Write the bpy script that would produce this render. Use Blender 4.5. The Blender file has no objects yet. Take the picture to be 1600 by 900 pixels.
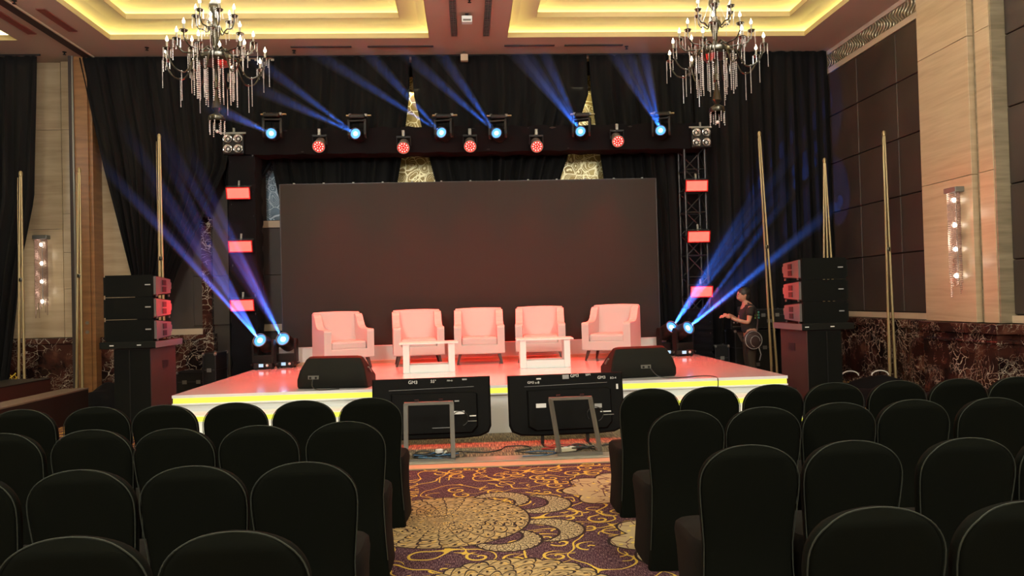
import bpy, bmesh, math, random
from mathutils import Vector, Matrix, Euler
R = math.radians
PI = math.pi
sc = bpy.context.scene
rnd = random.Random(7)

# ------------------------------------------------------------------ camera
def cam_axes(yaw, pitch, roll):
    f = Vector((math.sin(yaw)*math.cos(pitch), math.cos(yaw)*math.cos(pitch), math.sin(pitch)))
    r = Vector((math.cos(yaw), -math.sin(yaw), 0)); u = r.cross(f)
    return f, r*math.cos(roll)+u*math.sin(roll), -r*math.sin(roll)+u*math.cos(roll)
cf, cr, cu = cam_axes(R(3.35), R(0.92), R(-1.49))
cam = bpy.data.cameras.new('camera'); cam.sensor_width = 36; cam.lens = 36*1180/1600
cam.clip_start = .05; cam.clip_end = 80
camo = bpy.data.objects.new('camera', cam); sc.collection.objects.link(camo)
camo.matrix_world = Matrix(((cr.x, cu.x, -cf.x, 0), (cr.y, cu.y, -cf.y, 0), (cr.z, cu.z, -cf.z, 1.58), (0, 0, 0, 1)))
sc.camera = camo

# ------------------------------------------------------------------ world, exposure
w = bpy.data.worlds.new('world'); sc.world = w; w.use_nodes = True
w.node_tree.nodes['Background'].inputs[0].default_value = (.9, .8, .7, 1)
w.node_tree.nodes['Background'].inputs[1].default_value = .02
sc.view_settings.view_transform = 'Standard'
try: sc.view_settings.look = 'None'
except Exception: pass
sc.view_settings.exposure = 0
sc.view_settings.gamma = 1
sc.view_settings.use_curve_mapping = False
cy = sc.cycles
cy.max_bounces = 7; cy.diffuse_bounces = 3; cy.glossy_bounces = 3; cy.transmission_bounces = 3
cy.volume_bounces = 0; cy.transparent_max_bounces = 96
cy.caustics_reflective = False; cy.caustics_refractive = False
cy.sample_clamp_indirect = 4; cy.sample_clamp_direct = 0
cy.use_denoising = True
cy.volume_step_rate = 2.0; cy.volume_max_steps = 64

# ------------------------------------------------------------------ big lights
def light(name, kind, loc, col, power, aim=None, **k):
    l = bpy.data.lights.new(name, kind); l.color = col; l.energy = power
    for a, b in k.items(): setattr(l, a, b)
    o = bpy.data.objects.new(name, l); sc.collection.objects.link(o); o.location = loc
    if aim is not None:
        o.rotation_euler = (Vector(aim)-Vector(loc)).to_track_quat('-Z', 'Y').to_euler()
    return o
WARM = (1, .965, .86)
# unseen fill lamps added in place of the hall's other chandeliers
for x in (-3.15, 3.35):
    for y, p in ((5.6, 300), (0.6, 560), (-4, 560)):
        light('hall_chandelier_light', 'POINT', (x, y, 5.0), WARM, p, shadow_soft_size=.5)
light('next_hall_chandelier_light', 'POINT', (-9.6, 8.5, 4.9), WARM, 150, shadow_soft_size=.5)  # unseen fill lamp added to brighten the neighbouring bay
# the two chandeliers in view
for x in (-3.14, 3.36):
    light('chandelier_glow', 'POINT', (x, 9.8, 5.62), WARM, 80, shadow_soft_size=.3)

# ------------------------------------------------------------------ materials
def mat(name, col, rough=.6, metal=0, emit=None, es=0, sheen=0, coat=0, spec=None, bump=None):
    m = bpy.data.materials.new(name); m.use_nodes = True
    b = m.node_tree.nodes['Principled BSDF']
    b.inputs['Base Color'].default_value = (*col, 1); b.inputs['Roughness'].default_value = rough
    b.inputs['Metallic'].default_value = metal
    if emit: b.inputs['Emission Color'].default_value = (*emit, 1); b.inputs['Emission Strength'].default_value = es
    if sheen:
        b.inputs['Sheen Weight'].default_value = sheen; b.inputs['Sheen Roughness'].default_value = .4
    if coat: b.inputs['Coat Weight'].default_value = coat; b.inputs['Coat Roughness'].default_value = .05
    if spec is not None: b.inputs['Specular IOR Level'].default_value = spec
    nt = m.node_tree
    # fine procedural variation of tone and surface
    n = nt.nodes.new('ShaderNodeTexNoise'); tc = nt.nodes.new('ShaderNodeTexCoord')
    nt.links.new(tc.outputs['Object'], n.inputs['Vector'])
    sc_, st = bump or (60, .02)
    n.inputs['Scale'].default_value = sc_; n.inputs['Detail'].default_value = 3
    bp = nt.nodes.new('ShaderNodeBump'); bp.inputs['Strength'].default_value = min(1, st*5); bp.inputs['Distance'].default_value = .004
    nt.links.new(n.outputs['Fac'], bp.inputs['Height']); nt.links.new(bp.outputs[0], b.inputs['Normal'])
    return m
class NT:
    """small helper for writing node maths"""
    def __init__(s, m):
        s.m = m; s.nt = m.node_tree; s.b = s.nt.nodes['Principled BSDF']
        for l in list(s.nt.links):
            if l.to_node == s.b and l.to_socket.name == 'Normal': s.nt.links.remove(l)
        s.tc = s.nt.nodes.new('ShaderNodeTexCoord')
    def _in(s, sock, v):
        if hasattr(v, 'links'): s.nt.links.new(v, sock)
        elif isinstance(v, (tuple, list)): sock.default_value = (*v, 1) if len(sock.default_value) == 4 and len(v) == 3 else v
        else: sock.default_value = v
    def f(s, op, a, b=None, c=None, clamp=False):
        n = s.nt.nodes.new('ShaderNodeMath'); n.operation = op; n.use_clamp = clamp
        s._in(n.inputs[0], a)
        if b is not None: s._in(n.inputs[1], b)
        if c is not None: s._in(n.inputs[2], c)
        return n.outputs[0]
    def add(s, a, b): return s.f('ADD', a, b)
    def sub(s, a, b): return s.f('SUBTRACT', a, b)
    def mul(s, a, b): return s.f('MULTIPLY', a, b)
    def lt(s, a, b): return s.f('LESS_THAN', a, b)
    def gt(s, a, b): return s.f('GREATER_THAN', a, b)
    def vmath(s, op, a, b=None, scale=None):
        n = s.nt.nodes.new('ShaderNodeVectorMath'); n.operation = op
        s._in(n.inputs[0], a)
        if b is not None: s._in(n.inputs[1], b)
        if scale is not None: s._in(n.inputs['Scale'], scale)
        return n.outputs['Value' if op in ('LENGTH', 'DISTANCE', 'DOT_PRODUCT') else 'Vector']
    def map(s, v, scale=(1, 1, 1), loc=(0, 0, 0), rot=(0, 0, 0)):
        n = s.nt.nodes.new('ShaderNodeMapping'); s._in(n.inputs['Vector'], v)
        n.inputs['Scale'].default_value = scale; n.inputs['Location'].default_value = loc; n.inputs['Rotation'].default_value = rot
        return n.outputs[0]
    def sep(s, v):
        n = s.nt.nodes.new('ShaderNodeSeparateXYZ'); s._in(n.inputs[0], v); return n.outputs
    def noise(s, v, scale, detail=2, out='Fac', rough=.5, dist=0):
        n = s.nt.nodes.new('ShaderNodeTexNoise'); s._in(n.inputs['Vector'], v)
        n.inputs['Scale'].default_value = scale; n.inputs['Detail'].default_value = detail
        n.inputs['Roughness'].default_value = rough; n.inputs['Distortion'].default_value = dist
        return n.outputs[out]
    def vor(s, v, scale, feature='F1', out='Distance'):
        n = s.nt.nodes.new('ShaderNodeTexVoronoi'); n.feature = feature; s._in(n.inputs['Vector'], v)
        n.inputs['Scale'].default_value = scale; return n.outputs[out]
    def mix(s, fac, a, b):
        n = s.nt.nodes.new('ShaderNodeMix'); n.data_type = 'RGBA'
        s._in(n.inputs[0], fac); s._in(n.inputs[6], a); s._in(n.inputs[7], b); return n.outputs[2]
    def ramp(s, fac, stops):
        n = s.nt.nodes.new('ShaderNodeValToRGB'); s._in(n.inputs[0], fac); e = n.color_ramp.elements
        e[0].position, e[0].color = stops[0][0], (*stops[0][1], 1)
        e[1].position, e[1].color = stops[-1][0], (*stops[-1][1], 1)
        for p, c in stops[1:-1]:
            q = e.new(p); q.color = (*c, 1)
        return n.outputs[0]
    def color(s, c): s._in(s.b.inputs['Base Color'], c)
    def bump(s, h, st=.3, d=.01):
        n = s.nt.nodes.new('ShaderNodeBump'); s._in(n.inputs['Height'], h); n.inputs['Strength'].default_value = st
        n.inputs['Distance'].default_value = d; s.nt.links.new(n.outputs[0], s.b.inputs['Normal'])

M = {}
M['black_cloth'] = mat('black_cloth', (.007, .007, .008), .95, sheen=.02, spec=.05)
M['chair_cloth'] = mat('chair_cover_cloth', (.0036, .0042, .0030), .92, spec=.05)
M['seat_cloth'] = mat('seat_cover_cloth', (.0085, .0072, .0062), .9, spec=.08)
M['chair_seam'] = mat('chair_cover_seam', (.015, .019, .013), .85)
M['black_plastic'] = mat('black_plastic', (.008, .008, .008), .5, spec=.25)
M['black_metal'] = mat('black_metal', (.011, .011, .012), .45, .2, spec=.25)
M['speaker_black'] = mat('speaker_black', (.0075, .0078, .0065), .65, spec=.12, bump=(300, .1))
M['speaker_side'] = mat('speaker_side_paint', (.10, .09, .09), .45)  # lighter copy for the stage-lit sides, light put into the colour
M['sub_side'] = mat('subwoofer_side_paint', (.05, .032, .032), .6, spec=.2)  # slight red tint imitates the stage light on the cabinet
M['white_gloss'] = mat('white_gloss_floor', (.84, .84, .83), .12, coat=.5)
M['white_paint'] = mat('white_paint', (.85, .88, .86), .45)
M['white_leather'] = mat('white_leather', (.56, .51, .50), .42, bump=(180, .03))
M['dark_wood'] = mat('dark_wood', (.02, .012, .01), .35)
M['chrome'] = mat('chrome', (.8, .8, .8), .15, 1)
M['steel'] = mat('grey_steel', (.20, .20, .185), .45, .6)
M['darksteel'] = mat('dark_steel', (.16, .15, .13), .45, .5)
M['truss_metal'] = mat('truss_metal', (.05, .05, .055), .4, .8)
M['brass'] = mat('brass_pole', (.34, .26, .13), .42, .5)
M['bronze'] = mat('dark_bronze', (.055, .05, .038), .28, .8)
M['crystal'] = mat('crystal_bead', (.92, .90, .90), .10, .35)
M['sconce_bead'] = mat('rose_crystal_bead', (.40, .26, .22), .2, .4)
M['sconce_bulb'] = mat('sconce_bulb', (1, .9, .8), .5, emit=(1, .88, .74), es=24)
M['bulb'] = mat('candle_bulb', (1, .9, .7), .5, emit=(1, .82, .5), es=22)
M['candle'] = mat('candle_sleeve', (.35, .32, .26), .5)
M['led_yellow'] = mat('yellow_led_strip', (.3, .3, .02), .5, emit=(.84, .90, .09), es=1.0)
M['cove_led'] = mat('cove_led_strip', (.8, .7, .3), .5, emit=(1.0, .88, .27), es=38)
M['cove_led2'] = mat('cove_led_strip_white', (.9, .8, .5), .5, emit=(1.0, .93, .62), es=60)
M['red_panel'] = mat('red_led_panel', (.6, .1, .1), .5, emit=(26, .20, .13), es=1)
M['red_led'] = mat('red_led', (.6, .1, .1), .5, emit=(8, 1.1, .9), es=1)
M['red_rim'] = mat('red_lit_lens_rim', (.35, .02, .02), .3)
M['par_lens'] = mat('red_lens_plate', (.35, .02, .02), .3, emit=(.85, .004, .003), es=1)
M['blue_lens'] = mat('blue_lens', (.1, .3, .8), .3, emit=(.05, .42, 1.3), es=1)
M['blue_core'] = mat('blue_lamp_core', (.6, .8, 1), .3, emit=(.9, 3, 5), es=1)
M['lcd'] = mat('lit_display', (.3, .5, .7), .4, emit=(.35, .55, .75), es=.8)
M['white_bit'] = mat('white_label', (.75, .75, .72), .5)
M['par_body'] = mat('par_can_aluminium', (.34, .28, .24), .45, .4)
M['skin'] = mat('skin', (.42, .22, .15), .5)
M['hair'] = mat('black_hair', (.01, .009, .008), .5)
M['tshirt'] = mat('black_tshirt', (.015, .014, .014), .9)
M['trousers'] = mat('dark_trousers', (.03, .022, .015), .9)
M['print_green'] = mat('green_print', (.25, .42, .08), .8)
M['print_teal'] = mat('teal_print', (.04, .28, .25), .8)
M['bag'] = mat('dark_bag', (.04, .022, .022), .6)
M['redbox'] = mat('red_brown_panel', (.045, .016, .012), .5, spec=.2)
M['darkbox'] = mat('dark_brown_panel', (.013, .010, .008), .6, spec=.15)
M['boxtop'] = mat('carpeted_top', (.12, .09, .06), .9, bump=(200, .2))
M['ceiling_paint'] = mat('ceiling_paint', (.50, .38, .30), .8)
M['cove_paint'] = mat('cove_paint', (.78, .70, .48), .7)
M['lip_paint'] = mat('cove_lip_paint', (.62, .50, .24), .6)
M['slot_dark'] = mat('dark_slot', (.03, .02, .018), .7)
M['slot_red'] = mat('maroon_grille', (.20, .06, .045), .7)
M['cable_black'] = mat('black_cable', (.012, .012, .012), .5)
M['cable_blue'] = mat('blue_cable', (.03, .10, .20), .5)
M['cable_white'] = mat('white_cable', (.6, .6, .5), .5)
M['cable_red'] = mat('red_cable', (.35, .03, .02), .5)
M['rope'] = mat('yellow_rope', (.75, .52, .05), .8)
M['trim_grey'] = mat('aluminium_edging', (.30, .28, .22), .45, .3)
M['trim_tan'] = mat('tan_edging', (.36, .28, .17), .6)
M['power_brick'] = mat('cream_power_brick', (.6, .56, .4), .5)
M['cream'] = mat('cream_stone', (.55, .43, .30), .5)
M['wallplain'] = mat('dark_hall_wall', (.20, .15, .11), .8)
M['grille'] = mat('speaker_grille', (.005, .0055, .005), .8, spec=.1, bump=(500, .2))
M['tv_back'] = mat('tv_back_plastic', (.0035, .0035, .0035), .6, spec=.1)
M['grey_tape'] = mat('grey_tape', (.3, .3, .3), .6)

def stone():
    m = mat('travertine', (.5, .4, .3), .35); n = NT(m); o = n.tc.outputs['Object']
    a = n.noise(n.map(o, (1.0, .6, 7), rot=(.10, 0, 0)), 1.3, 5, dist=.6)
    b = n.noise(n.map(o, (1.5, 1.5, 30)), 1.2, 3)
    n.color(n.ramp(n.add(n.mul(a, .75), n.mul(b, .25)), [(.28, (.36, .265, .165)), (.5, (.46, .35, .225)), (.72, (.54, .425, .28))]))
    return m
M['stone'] = stone()
def stone2():  # darker travertine copy; shade on groove and return put into the colour
    m = mat('grey_travertine', (.3, .28, .2), .35); n = NT(m); o = n.tc.outputs['Object']
    a = n.noise(n.map(o, (1.2, 1, 12)), 1.3, 5)
    n.color(n.ramp(a, [(.3, (.16, .13, .085)), (.7, (.30, .25, .17))])); return m
M['stone_grey'] = stone2()
def marble():
    m = mat('dark_veined_marble', (.05, .02, .02), .12); n = NT(m); o = n.tc.outputs['Object']
    wp = n.noise(o, 2.2, 4, out='Color'); v = n.vmath('ADD', o, n.vmath('SCALE', wp, scale=.55))
    e = n.vor(n.map(v, (1, 1, 1.2)), 6.5, 'DISTANCE_TO_EDGE'); e2 = n.vor(v, 15, 'DISTANCE_TO_EDGE')
    mk = n.noise(o, 2.6, 3)
    vein = n.mul(n.lt(e, n.mul(n.f('MAXIMUM', n.sub(mk, .45), 0), .20)), 1)
    vein2 = n.mul(n.lt(e2, .035), n.gt(n.noise(o, 3.4, 3), .52))
    base = n.ramp(n.noise(v, 3, 5), [(.35, (.010, .005, .005)), (.58, (.055, .018, .013)), (.72, (.14, .06, .04))])
    n.color(n.mix(n.f('MAXIMUM', vein, n.mul(vein2, .5)), base, (.36, .31, .25))); return m
M['marble'] = marble()
def wood():
    m = mat('warm_veneer', (.3, .15, .06), .4); n = NT(m); o = n.tc.outputs['Object']
    a = n.noise(n.map(o, (2, 2, 14)), 1.0, 4, dist=.3)
    n.color(n.ramp(a, [(.3, (.16, .070, .025)), (.7, (.26, .125, .048))])); return m
M['wood'] = wood()
def leatherette():
    m = mat('brown_wall_panel', (.05, .035, .027), .55, bump=(90, .05)); n = NT(m); o = n.tc.outputs['Object']
    a = n.noise(o, 1.2, 3)
    n.color(n.ramp(a, [(.3, (.027, .020, .017)), (.7, (.044, .033, .028))])); n.bump(n.noise(o, 120, 2), .1, .003); return m
M['panel'] = leatherette()
def panel_face():
    m = mat('led_tile_face', (.05, .04, .035), .6, spec=.25); n = NT(m); o = n.sep(n.tc.outputs['Object'])
    def seam(v, p): return n.lt(n.f('ABSOLUTE', n.sub(n.f('FRACT', n.f('DIVIDE', v, p)), .5)), .004/p*.5)
    s = n.f('MAXIMUM', seam(n.add(o[0], 100.0), .5), seam(n.add(o[2], 100.0), .5))
    n.color(n.mix(n.mul(s, .35), (.020, .0155, .0135), (.009, .008, .007))); return m
M['led_face'] = panel_face()
def gold():
    m = mat('gold_swirl_panel', (.5, .4, .15), .4, .3); n = NT(m); o = n.tc.outputs['Object']
    v = n.vmath('ADD', o, n.vmath('SCALE', n.noise(o, 2.2, 2, out='Color'), scale=.35))
    e = n.vor(v, 5.4, 'DISTANCE_TO_EDGE'); d = n.vor(v, 5.4)
    ring = n.lt(n.f('ABSOLUTE', n.sub(n.f('FRACT', n.mul(d, 6)), .5)), .11)
    l = n.f('MAXIMUM', n.lt(e, .045), n.mul(ring, n.gt(n.noise(o, 3, 1), .45)))
    n.color(n.mix(l, n.ramp(n.noise(o, 2.5, 3), [(.3, (.22, .15, .04)), (.7, (.42, .33, .12))]), (.85, .80, .52))); return m
M['gold'] = gold()
M['silver'] = M['gold'].copy(); M['silver'].name = 'silver_blue_swirl_panel'  # same swirl pattern with its colours changed to blue-grey
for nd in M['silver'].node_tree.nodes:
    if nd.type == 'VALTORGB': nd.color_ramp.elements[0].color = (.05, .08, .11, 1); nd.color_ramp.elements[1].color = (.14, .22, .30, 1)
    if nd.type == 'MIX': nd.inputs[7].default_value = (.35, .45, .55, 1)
def drape_mat():
    m = mat('black_drape', (.01, .01, .011), .92, sheen=.015, spec=.05); n = NT(m); o = n.tc.outputs['Object']
    n.color(n.ramp(n.noise(n.map(o, (6, 6, .5)), 1, 3), [(.3, (.007, .007, .008)), (.7, (.014, .0135, .0135))])); return m
M['drape'] = drape_mat()
def stage_stripe():
    m = mat('striped_stage_carpet', (.1, .08, .06), .95); n = NT(m); o = n.tc.outputs['Object']
    a = n.noise(n.map(o, (130, 6, 1)), 1, 2)
    n.color(n.ramp(a, [(.38, (.035, .026, .022)), (.52, (.13, .10, .06)), (.66, (.30, .24, .14))])); return m
M['stage_carpet'] = stage_stripe()

def carpet():
    m = mat('patterned_carpet', (.1, .05, .06), .95, spec=.1); n = NT(m); o = n.tc.outputs['Object']
    xyz = n.sep(o); X, Y = xyz[0], xyz[1]
    fl = n.noise(n.map(o, (260, 26, 1)), 1, 2)
    base = n.ramp(fl, [(.36, (.020, .008, .015)), (.5, (.050, .020, .032)), (.70, (.20, .13, .13))])
    yel = (.48, .33, .055); beige = (.34, .27, .15); dark = (.022, .014, .014)
    wv = n.vmath('SCALE', n.vmath('SUBTRACT', n.noise(o, 5, 1, out='Color'), (.5, .5, .5)), scale=.13)
    ow = n.vmath('ADD', o, wv)
    # curling vines
    nz = n.noise(n.vmath('ADD', o, n.vmath('SCALE', wv, scale=.35)), 3.1, 0)
    vine = n.lt(n.f('ABSOLUTE', n.sub(nz, .5)), .011)
    nz2 = n.noise(n.vmath('ADD', o, (7.3, 2.1, 0)), 5.0, 0)
    vine2 = n.mul(n.lt(n.f('ABSOLUTE', n.sub(nz2, .52)), .012), n.gt(n.noise(o, 2.2, 0), .47))
    pos = n.vor(o, 4.2, out='Position'); dv = n.vmath('SUBTRACT', o, pos)
    ds = n.sep(dv); rr = n.vmath('LENGTH', dv); th = n.f('DIVIDE', n.f('ARCTAN2', ds[1], ds[0]), 2*PI)
    rad = n.vmath('LENGTH', n.map(dv, (1, 1, 0)))
    sp = n.f('FRACT', n.add(th, n.mul(rad, 13)))
    curl = n.mul(n.lt(n.f('ABSOLUTE', n.sub(sp, .5)), .12), n.mul(n.lt(rad, .095), n.gt(n.noise(o, 1.7, 0), .40)))
    yl = n.f('MAXIMUM', n.f('MAXIMUM', vine, vine2), curl)
    col = n.mix(yl, base, yel)
    def polar(cx, cy):
        dx, dy = n.sub(X, cx), n.sub(Y, cy)
        r = n.f('SQRT', n.add(n.mul(dx, dx), n.mul(dy, dy))); t = n.f('ARCTAN2', dy, dx); return dx, dy, r, t
    def scales(r, t, p, N, wd):
        # rows of arches, every second row shifted by half an arch
        q = n.f('DIVIDE', r, p); i = n.f('FLOOR', q); u = n.sub(q, i)
        sh = n.mul(n.f('FLOORED_MODULO', i, 2.0), .5)
        v = n.sub(n.f('FRACT', n.add(n.mul(t, N/(2*PI)), sh)), .5)
        arch = n.mul(n.sub(1.0, n.mul(n.mul(v, v), 4)), .86)
        l1 = n.lt(n.f('ABSOLUTE', n.sub(u, arch)), wd)
        l2 = n.lt(n.f('ABSOLUTE', n.sub(u, n.mul(arch, .55))), wd*.6)
        dot = n.mul(n.lt(n.f('ABSOLUTE', v), .07), n.lt(u, .32))
        return n.f('MAXIMUM', n.f('MAXIMUM', l1, n.mul(l2, .7)), dot)
    def line(v, period, wd): return n.lt(n.f('ABSOLUTE', n.sub(n.f('FRACT', n.f('DIVIDE', v, period)), .5)), wd)
    # large scalloped flowers
    for cx, cy_, Rr, k in ((1.30, 6.20, .56, 9), (1.48, 4.86, .60, 9), (-1.9, 6.9, .6, 9), (3.2, 6.6, .6, 9), (-.9, 3.2, .5, 9)):
        dx, dy, r, t = polar(cx, cy_)
        lob = n.f('ABSOLUTE', n.f('SINE', n.mul(t, k/2)))
        edge = n.mul(n.add(.80, n.mul(lob, .20)), Rr)
        col = n.mix(n.lt(r, n.add(edge, .022)), col, dark)
        pat = n.f('MAXIMUM', n.mul(n.lt(n.vor(o, 9, 'DISTANCE_TO_EDGE'), .035), n.gt(n.noise(o, 6, 1), .48)), n.mul(n.lt(r, Rr*.48), line(n.add(r, n.mul(n.f('SINE', n.mul(t, 14)), .02)), .085, .2)))
        inner = n.mix(pat, beige, (.10, .05, .045))
        inner = n.mix(n.mul(n.gt(n.noise(o, 14, 1), .66), n.gt(r, Rr*.4)), inner, (.55, .42, .10))
        col = n.mix(n.lt(r, edge), col, inner)
    # paisley roundel with horns
    for cx, cy_, Rr, sx in ((-.22, 5.52, .62, 1), (.22, 4.08, .53, 1)):
        dx, dy, r, t = polar(cx, cy_)
        if cy_ > 5:
            for hx, hy, hr, ox, oy in ((.50, 5.52+.33, .25, -.11, .05), (.50, 5.52-.33, .25, -.11, -.05), (.22, 5.52+.50, .22, -.06, -.09), (.22, 5.52-.52, .22, -.06, .09)):
                _, _, r1, t1 = polar(hx, hy); _, _, r2, _ = polar(hx+ox, hy+oy)
                horn = n.mul(n.lt(r1, hr), n.gt(r2, hr*.80)); hl = n.mul(n.lt(r1, hr+.02), n.gt(r2, hr*.80-.02))
                col = n.mix(hl, col, dark)
                col = n.mix(horn, col, n.mix(scales(r1, t1, .045, 22, .12), beige, dark))
        sca = n.mul(n.f('ABSOLUTE', n.f('SINE', n.mul(t, 13))), .035 if cy_ < 5 else .0)
        edge = n.add(Rr, sca)
        col = n.mix(n.lt(r, n.add(edge, .016)), col, dark)
        wr = n.mul(n.f('SINE', n.mul(t, 17)), .010)
        rings = line(n.add(r, wr), .072, .10)
        sp = line(n.add(n.mul(t, 1), n.mul(r, 6.5)), .262, .09)
        e = n.mul(n.lt(n.vor(n.map(ow, (1, 1.6, 1)), 13, 'DISTANCE_TO_EDGE'), .07), 1)
        pat = n.f('MAXIMUM', n.f('MAXIMUM', n.mul(rings, n.gt(n.noise(o, 4, 1), .62)), scales(n.add(r, wr), n.add(t, n.mul(r, 1.2)), .095, 22, .085)), n.mul(e, .35))
        fill = n.mix(n.noise(o, 7, 2), (.26, .20, .11), (.42, .30, .13))
        fill = n.mix(n.mul(n.gt(n.noise(o, 17, 1), .62), .8), fill, (.50, .33, .10))
        col = n.mix(n.lt(r, edge), col, n.mix(pat, fill, dark))
    n.color(col); return m
M['carpet'] = carpet()

# ------------------------------------------------------------------ mesh helper
class MB:
    def __init__(s): s.v = []; s.f = []; s.sm = []
    def add(s, vs, fs, smooth=False, mx=None):
        o = len(s.v)
        s.v += [tuple((mx @ Vector(p)) if mx else p) for p in vs]
        s.f += [tuple(i+o for i in f) for f in fs]; s.sm += [smooth]*len(fs); return s
    def box(s, c, d, mx=None):
        x, y, z = c; a, b, e = d[0]/2, d[1]/2, d[2]/2
        vs = [(x+i*a, y+j*b, z+k*e) for i in (-1, 1) for j in (-1, 1) for k in (-1, 1)]
        return s.add(vs, [(0, 1, 3, 2), (4, 6, 7, 5), (0, 4, 5, 1), (2, 3, 7, 6), (0, 2, 6, 4), (1, 5, 7, 3)], False, mx)
    def bb(s, x0, x1, y0, y1, z0, z1, mx=None):
        return s.box(((x0+x1)/2, (y0+y1)/2, (z0+z1)/2), (x1-x0, y1-y0, z1-z0), mx)
    def rings(s, rs, closed_ends=True, smooth=True, mx=None, loop=False):
        n = len(rs[0]); vs = [p for r in rs for p in r]; fs = []
        m = len(rs)
        for i in range(m if loop else m-1):
            for j in range(n):
                a = i*n+j; b = i*n+(j+1) % n; c = ((i+1) % m)*n+(j+1) % n; d = ((i+1) % m)*n+j
                fs.append((a, b, c, d))
        s.add(vs, fs, smooth, mx)
        if closed_ends and not loop:
            s.add(list(rs[0]), [tuple(range(n-1, -1, -1))], False, mx); s.add(list(rs[-1]), [tuple(range(n))], False, mx)
        return s
    def lathe(s, prof, n=20, mx=None, caps=True):
        return s.rings([[(r*math.cos(2*PI*j/n), r*math.sin(2*PI*j/n), z) for j in range(n)] for r, z in prof], caps, True, mx)
    def tube(s, pts, r, n=8, mx=None, loop=False):
        pts = [Vector(p) for p in pts]; m = len(pts); rs = []; up = None
        for i, p in enumerate(pts):
            if loop: t = (pts[(i+1) % m]-pts[i-1]).normalized()
            else: t = (pts[min(i+1, m-1)]-pts[max(i-1, 0)]).normalized()
            if up is None: up = Vector((0, 0, 1)) if abs(t.z) < .9 else Vector((1, 0, 0))
            a = t.cross(up).normalized(); b = a.cross(t).normalized(); up = b
            rad = r[i] if isinstance(r, (list, tuple)) else r
            rs.append([tuple(p+a*math.cos(2*PI*j/n)*rad+b*math.sin(2*PI*j/n)*rad) for j in range(n)])
        return s.rings(rs, True, True, mx, loop)
    def bar(s, p0, p1, wd, dp=None, mx=None):
        p0, p1 = Vector(p0), Vector(p1); t = p1-p0; L = t.length
        q = t.to_track_quat('Z', 'Y').to_matrix().to_4x4(); q.translation = (p0+p1)/2
        return s.box((0, 0, 0), (wd, dp or wd, L), (mx @ q) if mx else q)
    def prism(s, poly, h0, h1, axis='x', smooth=False, mx=None):
        def P(a, b, h): return {'x': (h, a, b), 'y': (a, h, b), 'z': (a, b, h)}[axis]
        n = len(poly); vs = [P(a, b, h0) for a, b in poly]+[P(a, b, h1) for a, b in poly]
        s.add(vs, [(j, (j+1) % n, (j+1) % n+n, j+n) for j in range(n)], smooth, mx)
        s.add(vs[:n], [tuple(range(n-1, -1, -1))], False, mx); return s.add(vs[n:], [tuple(range(n))], False, mx)
    def sph(s, c, r, n=10, mx=None, k=(1, 1, 1)):
        prof = [(max(1e-4, math.sin(PI*i/n)), -math.cos(PI*i/n)) for i in range(n+1)]
        return s.rings([[(c[0]+k[0]*r*a*math.cos(2*PI*j/n), c[1]+k[1]*r*a*math.sin(2*PI*j/n), c[2]+k[2]*r*b) for j in range(n)] for a, b in prof], True, True, mx)
    def build(s, name, m, parent=None, bevel=0, sub=0, solid=0):
        me = bpy.data.meshes.new(name); me.from_pydata(s.v, [], s.f)
        bm = bmesh.new(); bm.from_mesh(me)
        if any(s.sm): bmesh.ops.remove_doubles(bm, verts=bm.verts, dist=1e-5)
        bmesh.ops.recalc_face_normals(bm, faces=bm.faces); bm.to_mesh(me); bm.free()
        if any(s.sm) and len(me.polygons):
            me.polygons.foreach_set('use_smooth', [True]*len(me.polygons))
            try: me.set_sharp_from_angle(angle=R(42))
            except Exception: pass
        me.materials.append(M[m] if isinstance(m, str) else m)
        o = bpy.data.objects.new(name, me); sc.collection.objects.link(o)
        if parent is not None: o.parent = parent
        if bevel:
            b = o.modifiers.new('bevel', 'BEVEL'); b.width = bevel; b.segments = 2; b.limit_method = 'ANGLE'
        if solid:
            b = o.modifiers.new('solid', 'SOLIDIFY'); b.thickness = solid; b.offset = 0
        if sub:
            b = o.modifiers.new('sub', 'SUBSURF'); b.levels = b.render_levels = sub
        return o
def tag(o, label=None, cat=None, group=None, kind=None):
    if label: o['label'] = label
    if cat: o['category'] = cat
    if group: o['group'] = group
    if kind: o['kind'] = kind
    return o
def empty(name, loc=(0, 0, 0), rz=0, label=None, cat=None, group=None):
    o = bpy.data.objects.new(name, None); sc.collection.objects.link(o); o.location = loc; o.rotation_euler = (0, 0, rz)
    o.empty_display_size = .1
    return tag(o, label, cat, group)
def struct(mb, name, m, **k): return tag(mb.build(name, m, **k), kind='structure')
KIDS = {}
def copy_tree(o, parent=None):
    c = o.copy(); sc.collection.objects.link(c); c.parent = parent
    for ch in list(o.children): copy_tree(ch, c)
    return c
def frame(loc, d, up=(0, 0, 1)):
    """matrix whose +z points along d"""
    q = Vector(d).normalized().to_track_quat('Z', 'Y').to_matrix().to_4x4(); q.translation = Vector(loc); return q

# ================================================================== THE ROOM
XR, YB = 6.75, 13.85
struct(MB().bb(-14, 7.2, -7, 15, -.1, 0), 'floor', 'carpet')
struct(MB().bb(-14.2, -14, -7, 15, 0, 7), 'wall_left', 'wallplain')
struct(MB().bb(-14.2, 7.2, -7.2, -7, 0, 7), 'wall_rear', 'wallplain')
# back wall: brown panels behind the stage
bw = struct(MB().bb(-14, 7.2, YB, YB+.2, 0, 6.6), 'wall_back', 'panel')
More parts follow.
